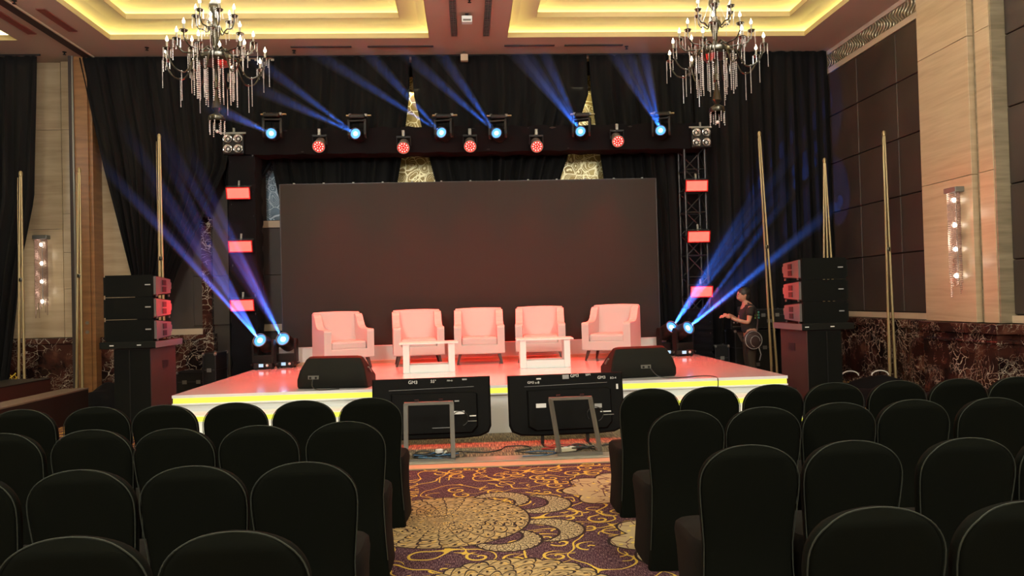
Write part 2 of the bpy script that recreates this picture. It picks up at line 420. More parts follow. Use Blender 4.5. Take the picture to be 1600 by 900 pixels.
# right wall
wr = struct(MB().bb(XR, XR+.2, -7, YB, 0, 6.6), 'wall_right', 'slot_dark')
def pads(y0, y1, zs, name):
    """padded dark brown panels: one structural face made of cushions with seams"""
    mb = MB(); ys = y0
    for a, b in zip(ys[:-1], ys[1:]):
        for z0, z1 in zip(zs[:-1], zs[1:]):
            mb.bb(XR-.04, XR+.01, a+.006, b-.006, z0+.006, z1-.006)
    return mb.build(name, 'panel', wr, bevel=.012)
zs = [1.24, 1.98, 2.83, 3.86-.0, 4.79, 5.56]
zs = [1.24, 2.15, 3.03, 3.92, 4.79, 5.58]
pads([13.84, 12.46, 11.28, 10.40][::-1], 0, zs, 'wall_panel')
pads([8.93, 7.8, 6.7, 5.6, 4.5][::-1], 0, [1.24, 1.92, 2.85, 3.80, 4.70, 5.58], 'wall_panel')
struct(MB().bb(XR-.07, XR, 4, 13.84, 1.14, 1.23), 'trim_1', 'cream')
mb = MB(); mb.bb(XR-.10, XR, 4, 13.84, 0, 1.0).bb(XR-.14, XR, 4, 13.84, 1.0, 1.13).bb(XR-.12, XR, 4, 13.84, .88, .92).bb(XR-.14, XR, 4, 13.84, 0, .16)
struct(mb, 'trim_2', 'marble', bevel=.01)
struct(MB().bb(XR-.05, XR, 4, 13.84, 5.585, 5.68), 'trim_3', 'cream')
# carved wavy frieze
mb = MB(); mb.bb(XR-.02, XR+.01, 4.5, 13.84, 5.68, 5.93)
y = 13.8; k = 0
while y > 8.0:
    ph = k*.55
    pts = [(XR-.05-.012*math.sin(t*PI*2+ph), y+.045*math.sin(t*PI*1.5+ph), 5.69+.235*t) for t in [i/7 for i in range(8)]]
    mb.tube(pts, [.010+.007*math.sin(i/7*PI) for i in range(8)], 6); y -= .082; k += 1
struct(mb, 'trim_4', mat('frieze_pewter', (.33, .28, .19), .35, .5))
struct(MB().bb(XR-.06, XR, 4, 13.84, 5.93, 6.02), 'trim_5', 'ceiling_paint')
# travertine pilaster on the right wall
def pilaster():
    mb = MB()
    for z0, z1 in ((1.14, 3.04), (3.046, 4.83), (4.836, 6.35)):
        mb.bb(6.50, XR, 9.32, 10.39, z0, z1)
    o = struct(mb, 'trim_6', 'stone', bevel=.004)
    mb = MB().bb(6.58, XR, 9.22, 9.32, 1.14, 6.3); mb.build('pilaster_groove', 'stone_grey', o)
    mb = MB()
    for z0, z1 in ((1.14, 3.04), (3.046, 4.83), (4.836, 6.35)): mb.bb(6.53, XR, 8.96, 9.22, z0, z1)
    mb.build('pilaster_side_shaft', 'stone', o, bevel=.004)
    MB().bb(6.54, XR, 8.93, 8.958, 1.14, 6.3).build('pilaster_return', 'stone_grey', o)
    mb = MB().bb(6.46, XR, 8.90, 10.42, 0, 1.0).bb(6.42, XR, 8.86, 10.46, 1.0, 1.13).bb(6.44, XR, 8.88, 10.44, .88, .92).bb(6.43, XR, 8.87, 10.45, 0, .16)
    mb.build('pilaster_base', 'marble', o, bevel=.01)
pilaster()
# left end of the back wall (neighbouring bay): travertine over marble
mb = MB()
for z0, z1 in ((1.13, 3.04), (3.046, 4.80), (4.806, 6.3)): mb.bb(-10.5, -7.12, YB-.08, YB, z0, z1)
struct(mb, 'trim_7', 'stone')
mb = MB()
for z0, z1 in ((1.13, 1.98), (1.986, 2.62), (2.626, 3.3), (3.306, 4.79), (4.796, 6.3)): mb.bb(-7.08, -6.84, YB-.14, YB, z0, z1)
struct(mb, 'trim_8', 'stone')
struct(MB().bb(-6.47, -5.9, YB-.06, YB, 1.13, 6.3), 'trim_9', 'stone')
mb = MB().bb(-10.5, -4.5, YB-.2, YB, 0, 1.02).bb(-10.5, -4.5, YB-.23, YB, 1.02, 1.12)
struct(mb, 'trim_10', 'marble', bevel=.008)
# wood clad end post of the folding partition
mb = MB().bb(-6.72, -6.50, YB-.42, YB, 0, 6.1)
po = struct(mb, 'trim_11', 'wood')
MB().bb(-6.50, -6.44, YB-.38, YB, 0, 6.1).build('post_return', 'wood', po)
MB().bb(-6.80, -6.745, YB-.45, YB, 0, 6.1).build('post_dark_edge', 'slot_dark', po)
MB().bb(-6.745, -6.72, YB-.45, YB, 0, 6.1).build('metal_edge', 'steel', po)
for z in (1.22, 1.38):
    MB().lathe([(.03, 0), (.03, .012), (.015, .012), (.015, .006)], 16, frame((-6.56, YB-.42, z), (0, -1, 0))).build('lock_plate', 'steel', po)
# behind the stage: ledge, lower brown panel, marble pier, gold panels
struct(MB().bb(-5.9, -4.72, YB-.1, YB, 1.12, 1.22), 'trim_12', 'cream')
mb = MB().bb(-4.72, -4.55, YB-.12, YB, 1.12, 3.2)
struct(mb, 'trim_13', 'marble')
struct(MB().bb(-3.85, 6.7, YB-.06, YB, 3.0, 3.12), 'trim_14', 'cream')
mb = MB()
for i in range(9): mb.bb(-4.9+i*1.25, -4.9+i*1.25+1.23, YB-.03, YB, 1.27, 2.14); mb.bb(-4.9+i*1.25, -4.9+i*1.25+1.23, YB-.03, YB, 2.15, 2.99)
struct(mb, 'trim_15', 'panel', bevel=.006)
struct(MB().bb(-3.8, 6.7, YB-.07, YB, 1.14, 1.26), 'trim_16', 'cream')
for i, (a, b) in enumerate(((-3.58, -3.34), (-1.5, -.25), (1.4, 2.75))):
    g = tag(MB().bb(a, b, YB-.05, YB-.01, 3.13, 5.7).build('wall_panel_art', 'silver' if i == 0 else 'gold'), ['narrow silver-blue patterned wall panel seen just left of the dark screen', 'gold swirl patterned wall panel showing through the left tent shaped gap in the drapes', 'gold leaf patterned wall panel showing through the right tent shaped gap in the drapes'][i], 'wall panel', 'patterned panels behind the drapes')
    mb = MB().bb(a-.03, a, YB-.06, YB, 3.13, 5.73).bb(b, b+.03, YB-.06, YB, 3.13, 5.73).bb(a, b, YB-.06, YB, 5.7, 5.73)
    mb.build('panel_frame', 'slot_dark', g)
    light('panel_wash_light', 'AREA', ((a+b)/2, YB-.22, 5.4), (1, .85, .5), [.5, 4, 6][i], aim=((a+b)/2, YB, 3.4), size=.4)  # added lamp hidden behind the drapes to brighten the panel

# ---- ceiling with stepped coffers
CZ = 6.0
cof = [(-5.73, -.54, 4.0, 12.62), (.77, 5.9, 4.0, 12.62), (-12.3, -7.18, 4.0, 12.62), (-5.73, -.54, -6, 3.0), (.77, 5.9, -6, 3.0), (-12.3, -7.18, -6, 3.0)]
def ceil_slab(z0, z1):
    mb = MB()
    xs = [-14, -12.3, -7.18, -5.73, -.54, .77, 5.9, 7.2]
    for i in (0, 2, 4, 6): mb.bb(xs[i], xs[i+1], -7, 15, z0, z1)
    for i in (1, 3, 5):
        mb.bb(xs[i], xs[i+1], 12.62, 15, z0, z1); mb.bb(xs[i], xs[i+1], 3.0, 4.0, z0, z1); mb.bb(xs[i], xs[i+1], -7, -6, z0, z1)
    return mb
cl = struct(ceil_slab(CZ, CZ+.03), 'ceiling', 'ceiling_paint')
MB().bb(-14, 7.2, -7, 15, 6.9, 7.0).build('ceiling_top', 'cove_paint', cl)
def ring(mb, a, b, z0, z1, inner=None):
    x0, x1, y0, y1 = a; X0, X1, Y0, Y1 = b
    # frustum strip from rectangle a at z0 to rectangle b at z1
    vs = [(x0, y0, z0), (x1, y0, z0), (x1, y1, z0), (x0, y1, z0), (X0, Y0, z1), (X1, Y0, z1), (X1, Y1, z1), (X0, Y1, z1)]
    mb.add(vs, [(0, 1, 5, 4), (1, 2, 6, 5), (2, 3, 7, 6), (3, 0, 4, 7)])
def ins(a, d): return (a[0]+d, a[1]-d, a[2]+d, a[3]-d)
for ci, a in enumerate(cof):
    z = CZ
    lev = 3
    led = 'cove_led2' if ci in (2, 5) else 'cove_led'
    for L in range(lev):
        lip = MB(); ring(lip, a, a, z, z+.085); lip.build('cove_lip', 'lip_paint', cl, solid=.012)
        cv = MB()
        o = ins(a, -.30)
        ring(cv, a, o, z+.035, z+.035); ring(cv, o, o, z+.035, z+.12)
        ring(cv, o, ins(a, .16), z+.12, z+.185); nx = ins(a, .45)
        ring(cv, ins(a, .16), nx, z+.185, z+.17)
        if L == lev-1:
            x0, x1, y0, y1 = nx; cv.add([(x0, y0, z+.17), (x1, y0, z+.17), (x1, y1, z+.17), (x0, y1, z+.17)], [(0, 1, 2, 3)])
        cv.build('cove_soffit', 'cove_paint', cl)
        le = MB(); x0, x1, y0, y1 = ins(a, -.22)
        le.bb(x0, x1, y1-.015, y1+.01, z+.04, z+.055); le.bb(x0, x1, y0-.01, y0+.015, z+.04, z+.055)
        le.bb(x0-.01, x0+.015, y0, y1, z+.04, z+.055); le.bb(x1-.015, x1+.01, y0, y1, z+.04, z+.055)
        le.build('cove_led_strip', led, cl)
        a = nx; z += .17
# partition track
struct(MB().bb(-6.56, -6.40, -7, 13.45, CZ-.02, CZ-.001), 'trim_17', 'slot_dark')
struct(MB().bb(-6.40, -6.375, -7, 13.45, CZ-.025, CZ-.001), 'trim_18', 'cream')
# long ceiling beam over the drapes
struct(MB().bb(-5.2, 6.3, 13.56, 13.75, 5.94, 6.0), 'trim_19', 'cream')
def slot(x0, x1, y0, y1, m, label, group, cells=0):
    mb = MB().bb(x0, x1, y0, y1, CZ-.012, CZ-.001); o = tag(mb.build('ceiling_vent', m), label, 'vent', group)
    mb = MB()
    for a, b, c, d in ((x0-.012, x0, y0-.012, y1+.012), (x1, x1+.012, y0-.012, y1+.012), (x0, x1, y0-.012, y0), (x0, x1, y1, y1+.012)): mb.bb(a, b, c, d, CZ-.016, CZ-.001)
    mb.build('vent_frame', 'steel' if cells else m, o)
    if cells:
        mb = MB()
        for i in range(1, cells): yy = y0+(y1-y0)*i/cells; mb.bb(x0, x1, yy-.004, yy+.004, CZ-.02, CZ-.012)
        mb.bb((x0+x1)/2-.003, (x0+x1)/2+.003, y0, y1, CZ-.02, CZ-.012)
        mb.build('vent_slat', 'steel', o)
slot(-.16, -.08, 11.78, 12.50, 'slot_dark', 'dark slatted vent left of the small ceiling box, nearer the drapes', 'slatted vents in the central ceiling beam', 14)
slot(-.16, -.08, 10.9, 11.74, 'slot_dark', 'dark slatted vent left of the small ceiling box, at the photo top edge', 'slatted vents in the central ceiling beam', 14)
slot(.37, .45, 11.78, 12.50, 'slot_dark', 'dark slatted vent right of the small ceiling box, nearer the drapes', 'slatted vents in the central ceiling beam', 14)
slot(.37, .45, 10.9, 11.74, 'slot_dark', 'dark slatted vent right of the small ceiling box, at the photo top edge', 'slatted vents in the central ceiling beam', 14)
slot(-6.16, -6.05, 11.3, 12.2, 'slot_red', 'maroon linear ceiling vent between the dark track and the lit coffer', 'maroon vents beside the partition track')
slot(-6.84, -6.73, 11.4, 12.3, 'slot_red', 'maroon linear ceiling vent left of the dark partition track', 'maroon vents beside the partition track')
for i, (x0, x1) in enumerate(((-2.9, -1.9), (-1.6, -.5), (.75, 1.6), (1.8, 2.8))):
    slot(x0, x1, 12.99, 13.02, 'slot_dark', 'thin dark air slot across the ceiling above the drapes, %s of four' % ['first from the left', 'second from the left', 'third from the left', 'rightmost'][i], 'thin air slots above the drapes')
o = empty('ceiling_box', (.09, 11.55, 5.9), label='small pale box fixed under the central ceiling beam between the vents', cat='ceiling box')
MB().box((0, 0, 0), (.16, .12, .10)).build('housing', 'white_paint', o, bevel=.01); MB().box((0, 0, .07), (.05, .05, .05)).build('mount', 'black_metal', o)
MB().box((0, -.061, -.02), (.12, .004, .03)).build('front_grille', 'steel', o)
o = empty('ceiling_box', (.04, 13.3, 5.88), label='small cream square box hanging from the ceiling just above the drapes', cat='ceiling box')
MB().box((0, 0, 0), (.13, .10, .12)).build('housing', 'cream', o, bevel=.006); MB().tube([(0, 0, .06), (0, 0, .115)], .008).build('hanger', 'steel', o)
for i, (x, yy) in enumerate(((-6.3, 11.0), (-6.75, 13.2), (-5.3, 13.0), (.13, 11.0), (-2.9, 13.2), (2.9, 13.1))):
    o = empty('fire_sprinkler', (x, yy, CZ), label=['small ceiling sprinkler between track and coffer at the photo top left', 'small ceiling sprinkler just left of the track above the pale pier', 'small ceiling sprinkler right of the track end', 'small ceiling sprinkler between the slatted vents at the photo top', 'small ceiling sprinkler right of the left chandelier above the drapes', 'small ceiling sprinkler left of the right chandelier above the drapes'][i], cat='sprinkler', group='ceiling sprinklers')
    MB().lathe([(.035, 0), (.03, -.01), (.01, -.012), (.01, -.035), (.002, -.04)], 12).build('sprinkler_body', 'black_metal', o)
    MB().lathe([(.002, -.045), (.028, -.045), (.028, -.049), (.002, -.05)], 12).build('deflector', 'black_metal', o)

# ================================================================== DRAPES
def drape(name, prof, folds, amp, label, y0=13.45, nz=30, seed=0, ph=0, parent=None, group='black drapes behind the stage', gather=None):
    """prof: list of (z, xl, xr) from top to bottom"""
    rr = random.Random(seed); nx = folds*8
    j = [rr.uniform(.6, 1.3) for _ in range(folds+2)]; of = [rr.uniform(-.25, .25) for _ in range(folds+2)]
    vs = []; 
    for iz in range(nz+1):
        t = iz/nz; z = prof[0][0]+(prof[-1][0]-prof[0][0])*t
        for a, b in zip(prof[:-1], prof[1:]):
            if a[0] >= z >= b[0]-1e-6:
                u = (a[0]-z)/(a[0]-b[0]+1e-9); xl = a[1]+(b[1]-a[1])*u; xr = a[2]+(b[2]-a[2])*u; break
        wd = xr-xl; W0 = prof[0][2]-prof[0][1]
        tight = min(1.6, (W0/max(wd, .05))**.5)
        for ix in range(nx+1):
            s = ix/nx; q = s*folds; k = int(q)
            a = amp*j[min(k, folds)]*(.25+.75*min(1, t*3))*tight
            yy = y0+a*math.sin(2*PI*(q+of[min(k, folds)]*t)+ph)+.012*math.sin(q*9.1+t*4)
            if iz == 0: zz = z+.006*math.sin(q*5)
            else: zz = z
            vs.append((xl+wd*(s+.012*math.sin(2*PI*q*1.0+t*5)/max(folds, 1)), yy, zz))
    fs = [(i*(nx+1)+j_, i*(nx+1)+j_+1, (i+1)*(nx+1)+j_+1, (i+1)*(nx+1)+j_) for i in range(nz) for j_ in range(nx)]
    o = MB().add(vs, fs, True).build(name, 'drape', parent, solid=.008)
    return tag(o, label, 'curtain', group) if parent is None else o
drape('stage_drape', [(5.97, -6.62, -4.2), (4.1, -6.25, -4.12), (2.2, -5.80, -5.02), (1.6, -5.7, -5.25), (.05, -5.72, -5.3)], 14, .045, 'black drape gathered to a narrow tail behind the left speaker stack', y0=13.42, seed=1)
drape('stage_drape', [(5.97, -4.35, -3.18), (4.15, -4.3, -3.36), (3.6, -4.2, -3.75), (.05, -4.2, -3.78)], 6, .04, 'black drape behind the left truss upright', y0=13.56, seed=2)
drape('stage_drape', [(5.97, -3.30, -.94), (5.3, -3.34, -.95), (4.15, -3.40, -1.12), (3.62, -3.30, -1.22), (2.2, -3.0, -1.6), (.9, -2.9, -1.7), (.6, -2.9, -1.7)], 11, .05, 'black drape above the screen left of the left gold gap', y0=13.45, seed=3)
drape('stage_drape', [(5.97, -.90, 2.24), (5.25, -.87, 2.25), (3.68, -.52, 1.68), (2.2, -.2, 1.4), (.6, -.1, 1.3)], 13, .05, 'black drape above the screen middle between the two gold gaps', y0=13.45, seed=4)
drape('stage_drape', [(5.97, 2.29, 4.16), (5.25, 2.31, 4.16), (3.68, 2.50, 4.2), (2.2, 2.6, 4.2), (.6, 2.7, 4.2)], 9, .05, 'black drape above the screen right of the right gold gap', y0=13.47, seed=5)
drape('stage_drape', [(5.99, 4.2, 6.66), (.05, 4.15, 6.70)], 12, .05, 'wide black drape hanging to the floor right of the truss', y0=13.40, seed=6)
drape('side_drape', [(5.93, -9.6, -7.20), (3.5, -9.6, -7.28), (2.3, -9.6, -7.52), (.05, -9.6, -7.80)], 11, .06, 'dark drape hanging at the far left edge of the photo', y0=13.2, seed=8, group='drapes at the left')
for nm, x0, x1, z, yy in (('drape_rail', -6.65, 6.68, 6.0-.02, 13.47), ('drape_rail', -9.6, -7.15, 5.95, 13.2)):
    tag(MB().tube([(x0, yy, z), (x1, yy, z)], .016, 8).build(nm, 'black_metal'), 'thin dark rail carrying the stage drapes under the ceiling' if x1 > 0 else 'thin dark rail carrying the drape at the far left', 'curtain rail')

# ================================================================== STAGE
S = .575
st = empty('stage', (0.2, 10.9, 0), label='white glossy platform stage with yellow lit front edge', cat='stage')
L = lambda x: x-.2
def sb(mb, x0, x1, y0, y1, z0, z1): return mb.bb(x0-.2, x1-.2, y0-10.9, y1-10.9, z0, z1)
mb = sb(MB(), -3.46, 3.86, 9.0, 12.88, S-.035, S); mb.build('deck', 'white_gloss', st)
mb = sb(MB(), -3.44, 3.84, 9.035, 12.88, 0, S-.035); mb.build('fascia', 'white_paint', st)
mb = sb(MB(), -3.45, 3.85, 9.006, 9.05, S-.095, S-.036); mb.build('led_strip', 'led_yellow', st)
mb = sb(MB(), -3.46, 3.86, 9.0, 9.05, S-.115, S-.096); mb.build('strip_channel', 'white_paint', st)
# deck joints
for (x0, x1, side) in ((-3.40, -1.45, 'left'), (2.35, 3.82, 'right')):
    s_ = empty('stage_steps', ((x0+x1)/2, 8.62, 0), label='white two-step stairs with yellow lit nosings at the %s of the stage front' % side, cat='steps', group='lit steps at the stage front')
    cx = (x0+x1)/2
    for (ya, z) in ((8.63, .385), (8.26, .195)):
        t = MB().bb(x0-cx, x1-cx, ya-8.62, (9.0 if z > .3 else 8.63)-8.62, 0, z); t.build('step', 'white_paint', s_)
        MB().bb(x0-cx-.006, x1-cx+.006, ya-8.62-.012, ya-8.62, z-.065, z-.015).build('led_strip', 'led_yellow', s_)
# white plinth under the screen
pl = empty('screen_plinth', (.1, 13.02, S), label='long low white plinth under the dark screen at the stage back', cat='plinth')
MB().bb(-3.35, 3.3, -.14, .14, 0, .285).build('plinth_box', 'white_paint', pl)
MB().bb(-3.35, 3.3, -.155, .14, .285, .30).build('plinth_cap', 'white_paint', pl)
MB().bb(-3.35, 3.3, -.20, -.141, 0, .05).build('plinth_skirt', 'cream', pl)

# LED wall
lw = empty('video_screen', (.09, 12.98, S+.30), label='large dark unlit screen standing along the back of the stage', cat='screen')
MB().bb(-3.22, 3.22, -.02, .02, 0, 2.76).build('screen_face', 'led_face', lw)
MB().bb(-3.22, 3.22, .021, .11, 0, 2.76).build('cabinet_back', 'black_metal', lw)
mb = MB().bb(-3.235, -3.22, -.025, .11, 0, 2.765).bb(3.22, 3.235, -.025, .11, 0, 2.765).bb(-3.22, 3.22, -.0205, .02, 2.76, 2.768)
mb.build('edge_trim', 'truss_metal', lw)
for i in range(13): MB().box((-3.0+i*.5, .05, 2.778), (.03, .03, .03)).build('rigging_pin', 'steel', lw)

# ================================================================== TRUSS
def chord_truss(mb, p0, p1, wd, n, r=.022):
    p0, p1 = Vector(p0), Vector(p1); t = (p1-p0); L_ = t.length; t.normalize()
    a = Vector((1, 0, 0)) if abs(t.x) < .5 else Vector((0, 0, 1)); b = Vector((0, 1, 0))
    c = [p0+a*sx*wd/2+b*sy*wd/2 for sx, sy in ((-1, -1), (1, -1), (1, 1), (-1, 1))]
    for q in c: mb.tube([q, q+t*L_], r, 8)
    for k in range(4):
        q0, q1 = c[k], c[(k+1) % 4]
        for i in range(n):
            u, v = L_*i/n, L_*(i+1)/n
            if i % 2: q0, q1 = q0, q1
            A, B = (q0, q1) if i % 2 == 0 else (q1, q0)
            mb.tube([A+t*u, B+t*v], r*.5, 6); mb.tube([q0+t*u, q1+t*u], r*.5, 6)
        mb.tube([q0+t*L_, q1+t*L_], r*.5, 6)
TY = 13.12
tr = empty('truss_goalpost', (.13, TY, 0), label='goalpost shaped lighting truss, left post and beam wrapped in black cloth', cat='truss')
mb = MB(); chord_truss(mb, (3.88, 0, .02), (3.88, 0, 4.16), .36, 11); mb.build('upright', 'truss_metal', tr)
mb = MB(); chord_truss(mb, (-3.88, 0, .02), (-3.88, 0, 4.16), .36, 9); mb.build('upright', 'truss_metal', tr)
mb = MB(); chord_truss(mb, (-4.08, 0, 4.36), (4.13, 0, 4.36), .36, 20); mb.build('beam', 'truss_metal', tr)
for x in (-3.88, 3.88): MB().bb(x-.3, x+.3, -.05, .25, 0, .018).build('base_plate', 'steel', tr)
# cloth sleeves
def sleeve(x0, x1, y0, y1, z0, z1, vertical, seed):
    rr = random.Random(seed); rs = []; n = 40 if vertical else 60
    for i in range(n+1):
        t = i/n; j = [rr.uniform(-.008, .008) for _ in range(16)]; ring_ = []
        for k in range(16):
            u = k/16*4; e = int(u); f = u-e
            p = [(x0+(x1-x0)*f, y0), (x1, y0+(y1-y0)*f), (x1-(x1-x0)*f, y1), (x0, y1-(y1-y0)*f)][e]
            wv = .010*math.sin(i*1.9+k)+j[k]
            cx, cyy = (x0+x1)/2, (y0+y1)/2
            px, py = p[0]+(wv if p[0] > cx else -wv), p[1]+(wv if p[1] > cyy else -wv)
            ring_.append((px, py, z0+(z1-z0)*t) if vertical else (z0+(z1-z0)*t, py, px))
        rs.append(ring_)
    return MB().rings(rs, True, True)
sleeve(-4.10, -3.66, -.21, .21, .03, 4.13, True, 2).build('cloth_wrap', 'black_cloth', tr)
sleeve(4.14, 4.575, -.21, .21, -4.10, 4.13, False, 3).build('cloth_wrap', 'black_cloth', tr)
sleeve(3.66, 4.10, -.21, .21, .03, 1.35, True, 5).build('cloth_wrap', 'black_cloth', tr)
MB().bb(3.70, 4.06, .20, .215, 1.3, 4.1).build('cloth_wrap', 'black_cloth', tr)

# ---- moving heads
def moving_head(loc, aim, hang, label, scale=1.0, spin=0):
    t = empty('moving_head_light', loc, 0, label, 'stage light', 'blue moving head beam lights')
    loc = Vector(loc); d = Vector(aim).normalized()
    yaw = math.atan2(d.x, -d.y)           # 0 faces the camera
    sgn = -1 if hang else 1
    B = Matrix.Rotation(yaw, 4, 'Z') if not hang else Matrix.Rotation(yaw, 4, 'Z')
    # local: head centre is the origin of the thing; base at sgn * -.33
    bz = -.40*sgn*scale
    b0 = Matrix.Identity(4)
    mb = MB(); mb.box((0, 0, bz+.05*sgn*scale), (.30*scale, .26*scale, .085*scale)); mb.build('base', 'black_plastic', t, bevel=.02)
    if not hang:
        MB().box((-.02, -.132*scale, bz+.055), (.07, .006, .05)).build('display', 'lcd', t)
        MB().sph((.075, -.132*scale, bz+.055), .022, 10).build('control_knob', 'white_bit', t)
        for sx in (-1, 1): MB().box((sx*.19*scale, 0, bz+.06), (.03, .14, .03)).build('carry_handle', 'black_plastic', t, bevel=.01)
        for sx in (-1, 1):
            for sy in (-1, 1): MB().lathe([(.02, 0), (.02, .02)], 10, Matrix.Translation((sx*.11, sy*.1, bz-.012))).build('rubber_foot', 'black_plastic', t)
    else:
        MB().box((.02, 0, bz-.012), (.42, .05, .022)).build('omega_bracket', 'brass', t, bevel=.006)
        for sx in (-.12, .14): MB().box((sx, 0, bz-.012), (.05, .09, .05)).build('clamp', 'steel', t, bevel=.01)
    mb = MB()
    for sx in (-1, 1):
        prof = [(-.055, bz+.08*sgn), (.055, bz+.08*sgn), (.06, .0), (.03, .06*sgn), (-.03, .06*sgn), (-.06, .0)]
        mb.prism(prof, sx*.165*scale-.018, sx*.165*scale+.018, 'x', False, B)
    mb.box((0, 0, bz+(.15 if not hang else .11*sgn)), (.33*scale, .13, .13 if not hang else .035), B); mb.build('yoke', 'black_plastic', t, bevel=.01)
    H = frame((0, 0, 0), d)
    s = scale
    mb = MB(); mb.lathe([(.02, -.20*s), (.085*s, -.19*s), (.12*s, -.12*s), (.125*s, .0), (.115*s, .06*s), (.108*s, .13*s), (.115*s, .135*s), (.115*s, .165*s), (.098*s, .166*s), (.095*s, .14*s)], 28, H); mb.build('head', 'black_plastic', t)
    mb = MB(); mb.lathe([(.0955*s, .1475*s), (.0955*s, .1515*s)], 28, H); mb.build('lens', 'blue_lens', t)
    mb = MB(); mb.lathe([(.045*s, .152*s), (.03*s, .158*s), (.001, .160*s)], 20, H); mb.build('lamp_core', 'blue_core', t)
    mb = MB(); mb.lathe([(.10*s, .160*s), (.112*s, .160*s), (.112*s, .172*s), (.10*s, .172*s), (.10*s, .160*s)], 28, H, caps=False); mb.build('bezel', 'steel' if not hang else 'truss_metal', t)
    return t, loc+d*.175*s
BV = None
beam_mats = {}
def beam_mat(Lb, dens):
    key = round(Lb, 1), dens
    if key in beam_mats: return beam_mats[key]
    m = bpy.data.materials.new('lit_haze'); m.use_nodes = True; nt = m.node_tree; nt.nodes.clear()
    out = nt.nodes.new('ShaderNodeOutputMaterial'); vs = nt.nodes.new('ShaderNodeVolumeScatter')
    tc = nt.nodes.new('ShaderNodeTexCoord'); sp = nt.nodes.new('ShaderNodeSeparateXYZ'); mr = nt.nodes.new('ShaderNodeMapRange')
    nt.links.new(tc.outputs['Object'], sp.inputs[0]); nt.links.new(sp.outputs[2], mr.inputs['Value'])
    mr.inputs['From Min'].default_value = 0; mr.inputs['From Max'].default_value = Lb
    mr.inputs['To Min'].default_value = dens; mr.inputs['To Max'].default_value = 0
    nt.links.new(mr.outputs[0], vs.inputs['Density']); vs.inputs['Color'].default_value = (1, 1, 1, 1)
    nt.links.new(vs.outputs[0], out.inputs['Volume']); beam_mats[key] = m; return m
BLUE = (.02, .17, 1.0)
def beams(src, targets, label, power=500, half=1.3, dens=.35, over=1.0, wide=None):
    """thin smoke in the light cone of each prism ray, lit by the fixture's own spot light"""
    t = tag(empty('light_beam', src), label, 'light beam', 'blue light beams in the haze', 'stuff')
    h0, p0, d0 = half, power, dens
    for q, tg in enumerate(list(targets)+([sum((Vector(v) for v in targets), Vector())/len(targets)] if wide else [])):
        half, power, dens = (wide if q == len(targets) else (h0, p0, d0))
        d = Vector(tg)-Vector(src); Lb = d.length*(over if q < len(targets) else .85); d.normalize()
        n = 16; r0, r1 = .02, .02+Lb*math.tan(R(half))
        mb = MB().lathe([(r0, .02), (r1, Lb)], n)
        o = mb.build('beam_ray', beam_mat(Lb, dens), t)
        o.matrix_local = frame((0, 0, 0), d)
        l = light('beam_lamp', 'SPOT', Vector(src)+d*.0, BLUE, power, aim=Vector(src)+d, spot_size=R(half*2.0), spot_blend=.45, shadow_soft_size=.012)
    return t
heads = [(-3.17, 4.43, [(-2.96, 4.0)]), (-1.80, 4.41, [(-2.36, 4.50), (-2.33, 4.19)]), (-.38, 4.41, [(-1.08, 4.61), (-1.64, 4.61)]),
         (.54, 4.39, [(-.18, 4.58), (-.56, 4.58)]), (1.96, 4.40, [(1.09, 4.59), (.90, 4.58), (.77, 4.59)]), (3.33, 4.40, [(2.33, 4.64), (2.15, 4.62), (1.97, 4.64)])]
ordn = ['first', 'second', 'third', 'fourth', 'fifth', 'sixth']
for i, (x, z, tg) in enumerate(heads):
    ax = sum(a for a, b in tg)/len(tg); az = sum(b for a, b in tg)/len(tg)
    d = (Vector((ax, 9.5, az))-Vector((x, 12.6, z))).normalized()
    c = Vector((x, 12.6, z))-d*.15+Vector((.0, .0, 0))
    _, src = moving_head(tuple(c), d, True, 'black moving head with blue lens hung on the truss beam, %s from the left' % ordn[i], .85)
    src = c+d*.16
    beams(src, [Vector((a, 9.5, b)) for a, b in tg], 'blue beam fan rising up-left from the %s moving head on the truss beam' % ordn[i], half=1.25, dens=.30, over=1.25, power=5200)
# floor units at both ends of the stage
fl = [((-3.30, 12.40, S+.41), (-.25, -.9, .35), 'black moving head on the stage floor, nearer of the two beside the left truss post', [(-5.0, 3.40), (-4.47, 2.83), (-4.75, 3.1), (-3.95, 2.75), (-4.15, 3.35), (-4.35, 3.05), (-4.6, 3.65)]),
      ((-3.00, 12.62, S+.41), (-.2, -.9, .3), 'black moving head on the stage floor, further back beside the left truss post', [(-3.45, 2.6), (-3.75, 3.3), (-4.1, 3.6)]),
      ((3.36, 12.66, S+.41), (.18, -.9, .2), 'black moving head on the stage floor, inner one beside the right truss post', [(4.35, 3.0), (4.05, 2.6), (4.75, 3.35), (4.6, 2.9)]),
      ((3.58, 12.5, S+.41), (.2, -.9, .25), 'black moving head on the stage floor, outer one beside the right truss post', [(5.1, 2.44), (4.75, 2.84), (5.6, 2.85), (5.35, 2.6)])]
for i, (c, d, lb, tg) in enumerate(fl):
    tgs = [Vector((a, 11.3, b)) if i < 2 else Vector((a*1.16, 13.1, 1.58+(b-1.58)*1.16)) for a, b in tg]
    mean = (sum(tgs, Vector())/len(tgs)-Vector(c)).normalized()
    d = (mean*.5+Vector((0, -1, .1))).normalized(); _, src = moving_head(c, d, False, lb, 1.0)
    src = Vector(c)+d*.20
    beams(src, tgs, 'blue beam fan from the %s moving head on the stage floor' % ['left front', 'left rear', 'right inner', 'right outer'][i], half=1.5, dens=.34, over=1.25, power=5500, wide=(8, 900, .09))

